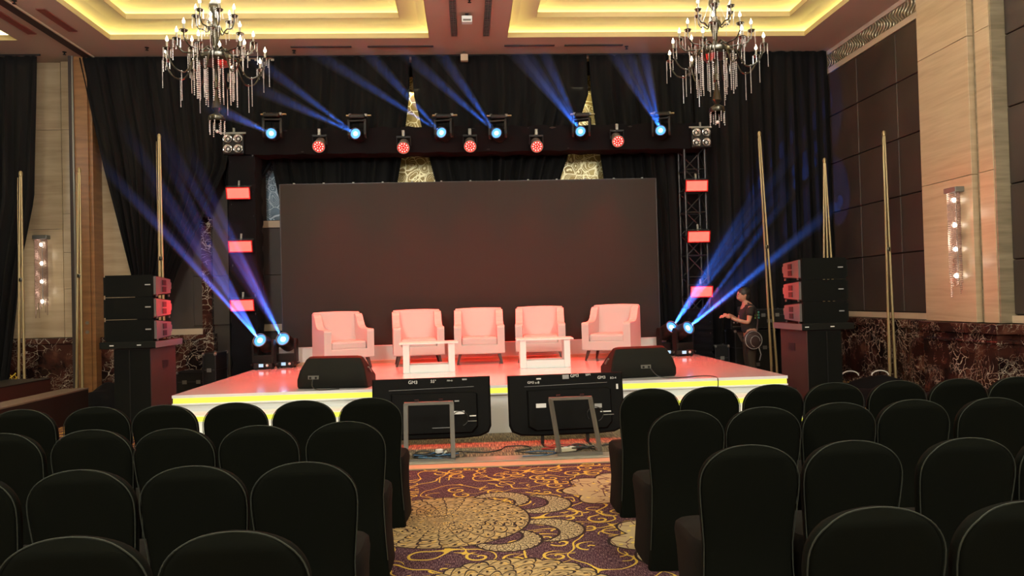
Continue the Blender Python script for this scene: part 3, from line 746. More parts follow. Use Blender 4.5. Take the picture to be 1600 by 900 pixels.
# ---- par cans
RED = (1, .035, .02)
def par(x, z, label):
    y = 12.72; t = empty('par_light', (x, y, z), 0, label, 'stage light', 'red par lights on the truss beam')
    d = Vector((0, -.86, -.5)).normalized(); H = frame((0, 0, 0), d)
    MB().lathe([(.02, -.26), (.06, -.25), (.085, -.20), (.088, -.03), (.105, 0), (.105, .03), (.092, .032), (.09, .012)], 26, H).build('can', 'par_body', t)
    MB().lathe([(.091, .010), (.0915, .015)], 26, H).build('lens_plate', 'par_lens', t)
    mb = MB()
    for n_, rr in ((5, .030), (10, .068)):
        for k in range(n_):
            a = 2*PI*k/n_; mb.sph((rr*math.cos(a), rr*math.sin(a), .018), .0125 if rr > .05 else .009, 6, H)
    mb.build('led_cluster', 'red_led', t)
    mb = MB()
    for s in (-1, 1): mb.bar((s*.115, .10, .05), (s*.115, .06, .19), .012, .03)
    mb.bar((-.12, .06, .19), (.12, .06, .19), .012, .03); mb.build('yoke', 'black_metal', t)
    MB().box((0, .06, .25), (.05, .05, .11)).build('clamp', 'steel', t, bevel=.008)
    light('par_lamp', 'SPOT', Vector((x, y, z))+d*.06, RED, 1500, aim=(x*.75, 11.2, S), spot_size=R(82), spot_blend=1.0, shadow_soft_size=.09)
for i, (x, z) in enumerate(((-2.42, 4.23), (-1.02, 4.19), (.10, 4.20), (1.23, 4.18), (2.62, 4.25))):
    par(x, z, 'round red par light hanging under the truss beam, %s from the left' % ordn[i])
# ---- four cell blinders
for x, side in ((-3.84, 'left'), (4.09, 'right')):
    t = empty('blinder_light', (x, 12.80, 4.30), 0, 'unlit four-lamp audience blinder at the %s corner of the truss' % side, 'stage light', 'four-lamp blinders')
    MB().box((0, .03, 0), (.34, .10, .34)).build('housing', 'black_metal', t, bevel=.015)
    for a in (-1, 1):
        for b in (-1, 1):
            H = frame((a*.085, -.02, b*.085), (0, -1, 0))
            MB().lathe([(.072, .03), (.066, .032), (.055, .01), (.03, -.01), (.012, -.015)], 20, H, caps=False).build('reflector', 'chrome', t)
            MB().lathe([(.022, -.012), (.024, .0), (.001, .022)], 12, H).build('lamp_bulb', 'white_bit', t)
    MB().bar((0, .04, .17), (0, .04, .28), .03).build('clamp', 'steel', t)
    mb = MB().bar((-.2, .02, .19), (.2, .02, .19), .014, .03)
    mb.build('bracket', 'steel', t)
# ---- red strobe panels
names = ['top', 'middle', 'lowest']
for i, (x, z) in enumerate(((-3.78, 3.48), (-3.76, 2.59), (-3.75, 1.61), (3.99, 3.47), (4.00, 2.59), (4.02, 1.64))):
    side = 'left' if x < 0 else 'right'
    t = empty('led_panel_light', (x, 12.80, z), 0, '%s glowing red rectangular light on the %s truss upright' % (names[i % 3], side), 'stage light', 'red panel lights on the truss uprights')
    Rm = Matrix.Rotation(R(12), 4, 'X')
    MB().box((0, .035, 0), (.40, .07, .205), Rm).build('housing', 'black_metal', t, bevel=.01)
    MB().box((0, -.004, 0), (.355, .008, .165), Rm).build('light_face', 'red_panel', t)
    light('panel_lamp', 'AREA', (x, 12.80-.03, z), RED, 25, aim=(x*.6, 8, z-1.6), spread=R(130), shape='RECTANGLE', size=.34, size_y=.16)
    mb = MB().box((0, -.002, .096), (.40, .012, .012), Rm).box((0, -.002, -.096), (.40, .012, .012), Rm).box((-.193, -.002, 0), (.012, .012, .2), Rm).box((.193, -.002, 0), (.012, .012, .2), Rm)
    mb.build('face_frame', 'red_rim', t)
    MB().bar((0, .05, .10), (.0, .07, .22), .03, .02).build('clamp', 'steel', t)
    MB().bar((-.2, .05, .12), (.2, .05, .12), .012, .03).build('bracket', 'black_metal', t)

# ================================================================== ARMCHAIRS
def armchair_proto():
    t = empty('armchair')
    mb = MB().box((0, -.02, .24), (.76, .66, .15)); mb.build('seat_base', 'white_leather', t, bevel=.02)
    mb = MB().box((0, -.06, .365), (.565, .56, .13)); mb.build('seat_cushion', 'white_leather', t, bevel=.03)
    # back
    pr = [(.12, .17), (.29, .17), (.37, .86), (.33, .885), (.27, .88), (.21, .45)]
    mb = MB(); n = 9
    rs = []
    for i in range(n+1):
        u = -1+2*i/n; x = u*.375
        rs.append([(x*(1.0+.02*(z > .8)), y-.0+.012*(abs(u)**3)*-1, z+(.012*(1-u*u) if z > .8 else 0)) for y, z in pr])
    mb.rings(rs, True, True); mb.build('backrest', 'white_leather', t, bevel=.012)
    # arms: flat arm then sweeping up into the wing of the back
    prof = [(-.35, .17), (-.36, .59), (-.34, .612), (-.10, .615), (.0, .63), (.06, .665), (.11, .73), (.15, .80), (.20, .85), (.30, .86), (.31, .17)]
    for s in (-1, 1):
        mb = MB().prism(prof, s*.285, s*.40, 'x'); mb.build('armrest', 'white_leather', t, bevel=.018)
    for sx in (-1, 1):
        for sy in (-1, 1):
            y0 = -.28 if sy < 0 else .24
            MB().rings([[(sx*.31+a*w_+sx*o_, y0+b*w_+sy*o_*.8, z) for a, b in ((-1, -1), (1, -1), (1, 1), (-1, 1))] for z, w_, o_ in ((0, .014, .045), (.17, .026, 0))], True, False).build('leg', 'dark_wood', t)
    return t
ac = armchair_proto()
A = [((-2.02, 12.22), R(27), 'leftmost white armchair on stage, turned toward the centre'),
     ((-.83, 12.35), R(7), 'second white armchair from the left, behind the left low table'),
     ((.165, 12.35), 0, 'middle white armchair facing straight out on stage'),
     ((1.17, 12.38), R(-5), 'fourth white armchair from the left, behind the right low table'),
     ((2.33, 12.22), R(-27), 'rightmost white armchair on stage, turned toward the centre')]
for i, ((x, y), rz, lb) in enumerate(A):
    o = ac if i == 0 else copy_tree(ac)
    o.location = (x, y, S); o.rotation_euler = (0, 0, rz); tag(o, lb, 'armchair', 'white armchairs on the stage')

# low tables
def table_proto():
    t = empty('coffee_table')
    MB().box((0, 0, .418), (.84, .48, .02)).build('tabletop', 'white_paint', t, bevel=.004)
    for s in (-1, 1): MB().box((s*.325, 0, .204), (.09, .42, .407)).build('side_panel', 'white_paint', t, bevel=.004)
    MB().box((0, 0, .055), (.558, .40, .11)).build('bottom_shelf', 'white_paint', t, bevel=.004)
    return t
tb = table_proto()
for i, (x, y, rz, lb) in enumerate(((-.59, 11.1, R(3), 'left low white table in front of the second armchair'), (1.12, 11.28, R(-2), 'right low white table in front of the fourth armchair'))):
    o = tb if i == 0 else copy_tree(tb)
    o.location = (x, y, S); o.rotation_euler = (0, 0, rz); tag(o, lb, 'table', 'low white tables on the stage')

# ================================================================== STAGE MONITORS
def wedge(loc, rz, label, flip):
    t = empty('stage_monitor', loc, rz, label, 'speaker', 'black wedge monitors on the stage edge')
    prof = [(-.15, 0), (.19, 0), (.25, .05), (.27, .12), (.02, .37), (-.03, .385), (-.09, .36), (-.17, .22), (-.205, .10), (-.19, .03)]
    mb = MB(); rs = []
    for x, k in ((-.335, .86), (-.315, .97), (-.27, 1.0), (.27, 1.0), (.315, .97), (.335, .86)):
        rs.append([(x+math.copysign(.10*(1-abs(z/.39)**2.2), x), y*k, z if z < .01 else .19+(z-.19)*k if k < 1 and z > .05 else z) for y, z in prof])
    mb.rings(rs, True, True); mb.build('cabinet', 'speaker_black', t, bevel=.012)
    a = Vector((.262, .135)); b = Vector((.035, .36))
    mx = frame((0, (a.x+b.x)/2+.008, (a.y+b.y)/2+.008), (0, .70, .70))
    MB().box((0, 0, 0), (.62, .30, .012), mx).build('front_grille', 'grille', t)
    fx = -1 if not flip else .25
    px = -.22 if not flip else .02
    MB().box((px, -.19, .135), (.13, .02, .05)).build('connector_plate', 'steel', t)
    for k in (-1, 1): MB().lathe([(.014, 0), (.014, .012)], 12, frame((px+k*.035, -.20, .135), (0, -1, 0))).build('socket', 'black_plastic', t)
    for s in (-1, 1): MB().bar((s*.405, -.02, .24), (s*.42, .06, .17), .02, .012).build('side_handle', 'steel', t)
    return t
wedge((-1.63, 9.36, S), R(-8), 'black wedge monitor speaker on the stage edge at the left', False)
wedge((2.13, 9.45, S), R(8), 'black wedge monitor speaker on the stage edge at the right', True)
def cable(pts, r, m, label, name='cable', res=6, group=None, cat='cable'):
    pts = [Vector(p) for p in pts]; out = []
    for i in range(len(pts)-1):
        p0, p1, p2, p3 = pts[max(i-1, 0)], pts[i], pts[i+1], pts[min(i+2, len(pts)-1)]
        for k in range(res):
            t = k/res; out.append(.5*((2*p1)+(-p0+p2)*t+(2*p0-5*p1+4*p2-p3)*t*t+(-p0+3*p1-3*p2+p3)*t**3))
    out.append(pts[-1])
    return tag(MB().tube(out, r, 6).build(name, m), label, cat, group)
cable([(-1.87, 9.13, S+.12), (-1.86, 9.05, S+.05), (-1.80, 8.99, S+.02), (-1.7, 9.03, S+.008), (-1.55, 9.08, S+.008)], .006, 'cable_black', 'thin black cable looping from the left wedge monitor over the stage edge')
cable([(2.22, 9.2, S+.12), (2.3, 9.12, S+.03), (2.5, 9.1, S+.008), (2.85, 9.2, S+.008), (2.98, 9.1, S+.008), (2.99, 8.985, S-.02), (2.97, 8.98, .40), (2.9, 8.95, .392)], .006, 'cable_black', 'thin black cable running from the right wedge monitor down the stage front')

# ================================================================== TELEVISIONS FACING THE STAGE
def text(body, size, loc, parent, mx=None, m='white_bit', name='handwriting', rz=0):
    c = bpy.data.curves.new(name, 'FONT'); c.body = body; c.size = size; c.extrude = .0008; c.materials.append(M[m]); c.align_x = 'CENTER'
    tmp = bpy.data.objects.new(name+'_curve', c); sc.collection.objects.link(tmp)
    bpy.context.view_layer.update()
    me = bpy.data.meshes.new_from_object(tmp.evaluated_get(bpy.context.evaluated_depsgraph_get()))
    bpy.data.objects.remove(tmp); o = bpy.data.objects.new(name, me); sc.collection.objects.link(o); o.parent = parent
    o.location = loc; o.rotation_euler = (R(90), rz, 0); return o
def tv(loc, rz, tilt, label, texts, bits):
    t = empty('television', loc, rz, label, 'television', 'televisions standing with their backs to the seats')
    T = empty('cabinet_tilt') if False else None
    tm = Matrix.Rotation(tilt, 4, 'X')
    W, H = 1.28, .66; z0 = .10
    # back shell: outline with rounded lower corners, bulging toward the viewer
    out = [(-W/2, H), (-W/2, .12), (-W/2+.03, .05), (-W/2+.12, .012), (-W/2+.3, 0), (W/2-.3, 0), (W/2-.12, .012), (W/2-.03, .05), (W/2, .12), (W/2, H)]
    def pt(x, y, z): 
        v = tm @ Vector((x, y, z)); return (v.x, v.y, v.z+z0)
    mb = MB().rings([[pt(x, .03, z) for x, z in out], [pt(x, .0, z) for x, z in out], [pt(x*.97, -.015, .33+(z-.33)*.95) for x, z in out]], True, False)
    sh = mb.build('back_shell', 'tv_back', t, bevel=.004)
    mb = MB(); inner = [(-.44, .50), (-.44, .10), (-.36, .05), (.44, .05), (.50, .12), (.50, .48), (.46, .50)]
    mb.rings([[pt(x, -.012, z) for x, z in inner], [pt(x*.96, -.045, .28+(z-.28)*.93) for x, z in inner]], True, False)
    mb.build('electronics_cover', 'tv_back', t, bevel=.004)
    MB().rings([[pt(x*.99, .03, .33+(z-.33)*.98) for x, z in out], [pt(x*.99, .036, .33+(z-.33)*.98) for x, z in out]], True, False).build('screen_glass', 'black_plastic', t)
    MB().add([pt(a, -.0165, b) for a, b in ((-.46, .533), (.46, .548), (.46, .551), (-.46, .536))], [(0, 1, 2, 3)]).build('vent_line', 'grey_tape', t)
    for x, z, w_, h_, m_ in bits:
        mb = MB(); mb.rings([[pt(x+a*w_/2, -.047 if z < .5 and abs(x) < .46 else -.02, z+b*h_/2) for a, b in ((-1, -1), (1, -1), (1, 1), (-1, 1))], [pt(x+a*w_/2, -.052 if z < .5 and abs(x) < .46 else -.024, z+b*h_/2) for a, b in ((-1, -1), (1, -1), (1, 1), (-1, 1))]], True, False)
        mb.build('sticker' if h_ > .02 else 'port_label', m_, t)
    for body, x, z, sz, rz_ in texts:
        v = pt(x, -.022, z); o = text(body, sz, v, t, rz=rz_); o.rotation_euler = (R(90)+tilt, rz_, 0)
    for s in (-.28, .22):
        MB().bar((s, .02, .015), (s, .02, .16), .035, .02).build('foot', 'black_plastic', t)
        MB().bar((s, -.14, .008), (s, .16, .008), .03, .014).build('foot_bar', 'black_plastic', t)
    # looped lead on the back
    pts = [pt(.30+.09*math.cos(a), -.056-.008*math.sin(3*a), .21+.08*math.sin(a)) for a in [i/14*2*PI*.8-1.2 for i in range(15)]]
    MB().tube(pts, .005, 6).build('signal_lead', 'cable_white' if texts[0][1] > 0 else 'cable_black', t)
    return t
tv((-.42, 8.22, 0), R(1.5), R(-7), 'left television seen from behind on the floor before the stage, handwriting along its top',
   [('GM3', -.20, .60, .05, .03), ('55"', .02, .605, .045, .03), ('nn-o', .20, .615, .032, .03)],
   [(.36, .63, .05, .016, 'grey_tape'), (.27, .40, .05, .014, 'grey_tape'), (.28, .275, .14, .035, 'white_bit'), (.44, .235, .07, .012, 'white_bit'), (.10, .12, .2, .006, 'grey_tape'), (.43, .18, .10, .008, 'steel')])
tv((1.05, 8.20, 0), R(3), R(-7), 'right television seen from behind on the floor before the stage, handwriting in three places',
   [('GM3 u-8', -.36, .565, .036, .03), ('GM3', .10, .62, .048, -.02), ('50M', .25, .63, .032, -.03), ('GM3', .40, .59, .045, 0), ('EO-4', .53, .585, .032, 0)],
   [(.0, .625, .07, .045, 'grey_tape'), (-.30, .615, .05, .014, 'white_bit'), (-.29, .325, .11, .045, 'white_bit'), (.34, .30, .08, .045, 'grey_tape'), (.42, .235, .12, .012, 'white_bit'), (.57, .50, .022, .055, 'white_bit'), (.45, .20, .12, .008, 'steel')])
# steel easel frames
def floor_frame(p, lean, label, m):
    t = empty('steel_stand_frame', p, 0, label, 'stand', 'steel frames standing in front of the televisions')
    W, H, r = .46, .56, .042
    if lean: pts = [(-.20, 0, .015), (.21, 0, .015), (.13, .06, H), (-.27, .06, H)]
    else: pts = [(-.23, 0, .0), (.23, 0, .0), (.225, .04, H), (-.225, .04, H)]
    P_ = [Vector(q) for q in pts]; hx = Vector((r*.5, 0, 0))
    MB().bar(P_[0]+Vector((0, 0, .02)), P_[3], r, .03).build('upright', m, t)
    MB().bar(P_[1]+Vector((0, 0, .02)), P_[2], r, .03).build('upright', m, t)
    MB().bar(P_[3]-hx*.8, P_[2]+hx*.8, .036, .03).build('top_rail', m, t)
    MB().bar(P_[0]-hx, P_[1]+hx, .036, .03).build('bottom_rail', m, t)
    for s in (0, 1):
        q = P_[s]; MB().bar(q+Vector((0, .03, .0)), q+Vector((0, .30, 0)), .03, .03).build('foot', m, t)
    for s in (-.12, .12): MB().box((s+(P_[2].x+P_[3].x)/2, P_[2].y, H+.028), (.04, .02, .018)).build('lug', 'black_metal', t)
floor_frame((-.415, 7.50, .02), False, 'grey square steel frame standing in front of the left television', 'steel')
floor_frame((1.07, 7.50, .02), True, 'dark slanted steel frame standing in front of the right television', 'darksteel')

# stage side carpet and edging
tag(MB().bb(-3.46, 3.86, 7.60, 8.99, .001, .008).build('stage_carpet', 'stage_carpet'), 'brown striped carpet strip on the floor between the edging and the stage', 'carpet')
e = empty('floor_edging', (.2, 7.4, 0), label='long low grey and tan metal edging strip across the floor before the stage', cat='floor edging')
MB().bb(-3.6, 3.6, .0, .22, .0, .018).build('grey_strip', 'trim_grey', e, bevel=.005)
MB().bb(-3.6, 3.6, -.035, -.002, .0, .008).build('black_gap', 'slot_dark', e)
MB().bb(-3.6, 3.6, -.21, -.036, .0, .014).build('tan_strip', 'trim_tan', e, bevel=.004)

# floor cables
rc = random.Random(3)
def tangle(cx, cy_, n, m, label, rad, r=.007, z=.012):
    pts = []
    a = rc.uniform(0, 6)
    for i in range(n):
        a += rc.uniform(.6, 1.9); q = rad*rc.uniform(.35, 1)
        pts.append((cx+q*math.cos(a)*1.6, cy_+q*math.sin(a)*.8, z+rc.uniform(0, .05)))
    cable(pts, r, m, label, group='loose leads on the floor by the televisions')
for cx, cy_, m, lb in ((-.36, 7.66, 'cable_blue', 'blue lead coiled on the floor inside the left steel frame'), (-.40, 7.70, 'cable_black', 'black lead tangled on the floor inside the left steel frame'),
                     (-.30, 7.72, 'cable_white', 'white lead bunched on the floor inside the left steel frame'), (-.28, 7.68, 'cable_black', 'second black lead heaped by the left steel frame post'),
                     (1.02, 7.82, 'cable_black', 'black lead heaped on the floor behind the right steel frame'), (.95, 7.85, 'cable_red', 'red lead on the floor behind the right steel frame'), (1.16, 7.8, 'cable_black', 'black lead trailing under the right television')):
    tangle(cx, cy_, 13 if m != 'cable_white' else 8, m, lb, .15 if m != 'cable_white' else .06)
cable([(-.1, 7.9, .02), (.15, 7.85, .015), (.3, 7.95, .015), (.36, 8.1, .015), (.55, 8.12, .015), (.62, 7.95, .015), (.45, 7.85, .015), (.62, 7.7, .015), (.75, 7.66, .015), (.72, 7.55, .03)], .007, 'cable_black', 'black cable snaking across the striped carpet between the two televisions', group='loose leads on the floor by the televisions')
cable([(1.0, 7.9, .02), (1.3, 7.95, .015), (1.7, 8.1, .015), (2.1, 8.15, .015)], .008, 'cable_black', 'black cable running right from the right steel frame', group='loose leads on the floor by the televisions')
cable([(.55, 7.74, .02), (.7, 7.80, .015), (.86, 7.7, .015), (.74, 7.52, .03), (.5, 7.50, .03)], .006, 'cable_blue', 'thin blue lead curving beside the right steel frame', group='loose leads on the floor by the televisions')
o = empty('power_strip', (.96, 7.72, .012), R(18), 'cream power strip lying on the floor inside the right steel frame', 'power strip')
MB().box((0, 0, .025), (.22, .06, .04)).build('body', 'power_brick', o, bevel=.006)
for k in range(3): MB().box((-.07+k*.07, 0, .048), (.035, .035, .006)).build('socket', 'white_bit', o)
o = empty('power_adapter', (-.33, 7.70, .012), R(30), 'white plug adapter lying in the cable heap inside the left steel frame', 'adapter')
MB().box((0, 0, .06), (.07, .05, .04)).build('body', 'white_bit', o, bevel=.008); MB().box((.045, 0, .06), (.02, .02, .01)).build('plug_pin', 'steel', o)

# ================================================================== SPEAKER STACKS
def stack(cx, y0, side, xf0, xf1):
    """side=+1: lit inner face on the right (left stack)"""
    nm = 'left' if side > 0 else 'right'
    rz = R(-2.5)*side
    t = empty('subwoofer', (cx, y0+.42, 0), 0, 'tall black subwoofer standing upright on the floor at the %s of the stage' % nm, 'subwoofer', 'subwoofers under the speaker stacks')
    MB().box((0, 0, .545), (.46, .84, 1.08)).build('cabinet', 'sub_side', t, bevel=.012)
    MB().box((0, -.424, .545), (.45, .008, 1.06)).build('front_grille', 'grille', t)
    MB().box((-.03*side, -.430, .545), (.012, .008, 1.04)).build('grille_seam', 'black_plastic', t)
    for z in (.25, .85): MB().box((.231*side, .05, z), (.006, .2, .10)).build('side_handle', 'black_plastic', t)
    for sx in (-1, 1):
        for sy in (-1, 1): MB().lathe([(.02, 0), (.02, .01)], 8, Matrix.Translation((sx*.18, sy*.35, 0))).build('rubber_foot', 'black_plastic', t)
    o = empty('mounting_board', (cx-.0*side, y0+.42, 1.085), 0, 'flat black board lying on top of the %s subwoofer' % nm, 'board', 'boards on the subwoofers')
    MB().box((-.045*side, 0, .045), (.70, .90, .085)).build('board', 'speaker_black', o, bevel=.006)
    MB().box((.308*side, 0, .045), (.006, .90, .08)).build('board_edge', 'speaker_side', o)
    for sx in (-.24, .10): MB().box((sx, -.453, .045), (.05, .006, .012)).build('latch', 'white_bit', o)
    for k in range(3):
        z = 1.172+.288*k
        a = empty('line_array_speaker', (cx-.06*side, y0+.36, z), 0, '%s black line array speaker in the %s stack' % (['bottom', 'middle', 'top'][k], nm), 'speaker', 'line array speakers stacked on the subwoofers')
        # trapezoid body
        prof = [(-.28, .008), (.26, .035), (.26, .245), (-.28, .276)]
        MB().prism(prof, -.30, .30, 'x').build('cabinet', 'speaker_black', a, bevel=.008)
        MB().box((0, -.286, .142), (.59, .012, .282)).build('front_grille', 'grille', a)
        for s in (-1, 1):
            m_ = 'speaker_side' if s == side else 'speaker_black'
            pf = [(-.26, .025), (.22, .05), (.22, .10), (.25, .11), (.25, .19), (.22, .20), (.22, .235), (-.26, .262)]
            MB().prism(pf, s*.301, s*.332, 'x').build('side_plate', m_, a, bevel=.004)
            for dz in (.095, .185): MB().box((s*.334, 0, dz), (.008, .12, .07)).build('hand_hole', 'black_plastic', a)
        for dy in (-.20, .19): MB().bar((side*.317, dy, .0), (side*.317, dy, .03), .018).build('rigging_link', 'steel', a)
        MB().box((.24 if side > 0 else .22, -.294, .155), (.07, .003, .014)).build('badge', 'grey_tape', a)
stack(-4.31, 9.95, 1, 0, 0)
stack(4.62, 9.60, -1, 0, 0)

# ================================================================== POLES
def pole(foot, top, label, spread=.06, n=2, rope=True):
    t = empty('drape_pole', foot, 0, label, 'pole', 'gold coloured tall poles')
    d = Vector(top)-Vector(foot); L_ = d.length
    for k in range(n):
        s = (k-(n-1)/2)*2/(max(n-1, 1))
        MB().tube([(s*spread, 0, 0), (d.x*.5+s*spread*.55, d.y*.5, d.z*.5), (d.x+s*.012, d.y, d.z)], [.022, .019, .013], 8).build('tube', 'brass', t)
    MB().lathe([(.026, -.05), (.03, 0), (.02, .03), (.001, .04)], 10, Matrix.Translation(d)).build('top_cap', 'brass', t)
    MB().lathe([(.03, -.03), (.034, 0), (.03, .03)], 10, Matrix.Translation(d*.55)).build('joint_collar', 'bronze', t)
    MB().lathe([(spread+.05, 0), (spread+.05, .012), (.03, .02)], 14).build('foot_plate', 'bronze', t)
    if rope: MB().tube([tuple(d*(.98-.9*i/12)+Vector((-.035-.004*math.sin(i), -.02, 0))) for i in range(13)], .0045, 5).build('cord', 'brass', t)
pole((-7.20, 12.6, .0), (-7.17, 12.62, 3.84), 'gold pole at the far left edge before the dark drape', .05)
pole((-6.50, 13.0, 0), (-6.44, 13.0, 3.95), 'gold pole beside the wooden post at the left', .05)
pole((-4.86, 12.3, 0), (-4.85, 12.3, 4.34), 'gold pole rising behind the left speaker stack', .04)
pole((5.14, 12.5, 0), (5.0, 12.5, 4.30), 'gold pole between the person and the right speaker stack', .05)
pole((6.12, 12.5, 0), (6.12, 12.5, 3.83), 'three-legged gold pole rising behind the right speaker stack', .13, 3, False)
pole((6.53, 11.35, 0), (6.52, 11.35, 4.03), 'gold pole leaning by the brown panelled right wall', .05)
tag(MB().tube([(-7.25+.05*math.sin(i*2.1)*(.3+.7*(i % 3)/2), 12.50+.03*math.cos(i*1.7), .62-.018*i+.07*math.sin(i*2.9)) for i in range(26)], .008, 5).build('rope_bundle', 'rope'), 'tangled yellow rope tied at the foot of the far left pole', 'rope')

# ================================================================== LOW BOXES at the left, cloth heaps
o = empty('low_platform', (-5.80, 8.4, 0), label='low dark brown platform box with a pale carpeted top at the left edge', cat='platform', group='low boxes at the left edge')
MB().bb(-.17, .18, -3.0, 3.1, 0, .43).build('box', 'darkbox', o); MB().bb(-.175, .185, -3.0, 3.1, .43, .45).build('top_board', 'boxtop', o)
o = empty('low_platform', (-6.5, 8.4, 0), label='taller red-brown platform box behind the pale topped one at the left edge', cat='platform', group='low boxes at the left edge')
MB().bb(-.3, .30, -3.0, 3.18, 0, .59).build('box', 'redbox', o); MB().bb(-.3, .305, -3.0, 3.185, .59, .605).build('top_board', 'darkbox', o)
def heap(name, c, sx, sy, h, m, label, cat, seed):
    rr = random.Random(seed); n = 22; vs = []
    ph = [rr.uniform(0, 6) for _ in range(6)]
    for i in range(n+1):
        for j in range(n+1):
            u, v = i/n*2-1, j/n*2-1; r = min(1, (abs(u)**2.2+abs(v)**2.2)**.5)
            z = h*max(0, 1-r)**.6*(.75+.25*math.sin(3*u+ph[0]+2*v)+.15*math.sin(7*v+ph[1]+4*u))+.012*math.sin(11*u+ph[2])*math.cos(9*v+ph[3])*(1-r)
            vs.append((c[0]+u*sx, c[1]+v*sy, c[2]+max(.004, z)))
    fs = [(i*(n+1)+j, (i+1)*(n+1)+j, (i+1)*(n+1)+j+1, i*(n+1)+j+1) for i in range(n) for j in range(n)]
    return tag(MB().add(vs, fs, True).build(name, m, solid=.006), label, cat, 'heaped black cloths on the floor')
heap('cloth_heap', (-6.0, 12.7, 0), .62, .5, .42, 'black_cloth', 'black cloth heaped on the floor by the wooden post at the left', 'cloth', 1)
heap('cloth_heap', (5.9, 10.75, 0), .72, .8, .38, 'black_cloth', 'black cloth heaped on the floor just right of the right speaker stack', 'cloth', 2)
heap('cloth_heap', (6.05, 9.25, 0), .42, .5, .40, 'black_cloth', 'black cloth mound on the floor below the pale right pilaster', 'cloth', 3)
for i, (x, y) in enumerate(((5.62, 10.9), (6.05, 10.85))):
    o = tag(MB().tube([(x+.13*math.cos(a), y, .33+.07*math.sin(a)) for a in [PI*(k/10) for k in range(11)]], .009, 6).build('hoop', 'white_bit'), '%s pale curved rim sticking out of the black cloth heap right of the speakers' % ['left', 'right'][i], 'rim', 'pale rims in the cloth heap')
o = empty('white_bottle', (-5.35, 12.1, 0), label='small white rounded object on the floor beside the left subwoofer', cat='bottle')
MB().lathe([(.03, 0), (.035, .01), (.035, .12), (.012, .16), (.012, .18)], 14).build('body', 'white_bit', o); MB().lathe([(.014, .18), (.014, .2)], 10).build('cap', 'white_bit', o)

# ================================================================== FLIGHT CASES
def case(loc, d, rz, label, m='black_plastic', latches=2):
    t = empty('flight_case', loc, rz, label, 'flight case', 'black flight cases beside the stage')
    a, b, c = d
    MB().box((0, 0, c/2), (a-.02, b-.02, c-.02)).build('body', m, t)
    mb = MB(); e = .018
    for sx in (-1, 1):
        for sy in (-1, 1): mb.box((sx*(a/2-e/2), sy*(b/2-e/2), c/2), (e, e, c))
    for z in (e/2, c-e/2, c*.68):
        for s in (-1, 1): mb.box((0, s*(b/2-e/2), z), (a, e, e*.8)); mb.box((s*(a/2-e/2), 0, z), (e, b, e*.8))
    mb.build('edge_trim', 'truss_metal', t)
    for sx in (-1, 1):
        for z in (.02, c-.02):
            for sy in (-1, 1): MB().sph((sx*(a/2-.015), sy*(b/2-.015), z), .028, 6).build('corner_ball', 'steel', t)
    for k in range(latches):
        x = (k-(latches-1)/2)*a*.45; MB().box((x, -b/2-.003, c*.68), (.07, .012, .06)).build('latch', 'steel', t)
    MB().box((0, -b/2-.004, c*.38), (.12, .014, .06)).build('handle', 'steel', t)
    return t
case((-4.58, 12.95, 0), (.50, .4, .54), 0, 'small black flight case with steel corners left of the truss')
case((-4.14, 12.6, 0), (.22, .5, .86), R(-4), 'upright black flight case with steel edges beside the left truss post', latches=1)
case((4.92, 13.0, 0), (.72, .5, .96), 0, 'large black flight case with a pale metal lid edge behind the person')
case((5.30, 13.16, .97), (.55, .3, .34), 0, 'smaller black flight case stacked on the large one behind the person')
case((4.40, 13.1, .0), (.26, .3, .70), 0, 'narrow black flight case between the truss and the large case', latches=1)
o = empty('mixing_rack', (4.52, 13.05, .97), label='small black equipment box with pale knobs on top of the large flight case', cat='equipment box')
o.location = (4.78, 13.0, .97)
MB().box((-.07, 0, .10), (.36, .32, .2)).build('body', 'black_plastic', o, bevel=.01)
for k in range(5): MB().lathe([(.012, 0), (.012, .02)], 8, frame((-.2+k*.06, -.165, .12), (0, -1, 0))).build('knob', 'grey_tape', o)
MB().box((-.07, -.163, .05), (.3, .006, .012)).build('face_strip', 'steel', o)
o = tag(MB().tube([(3.98+.06*math.cos(a)*(1+.3*math.sin(3*a)), 12.62+.05*math.sin(a), S+.01) for a in [i/24*4*PI for i in range(24)]], .01, 6).build('lead_coil', 'cable_red'), 'small coil of red lead lying at the back right edge of the stage', 'cable')
o.location = (-.25, .0, .0)

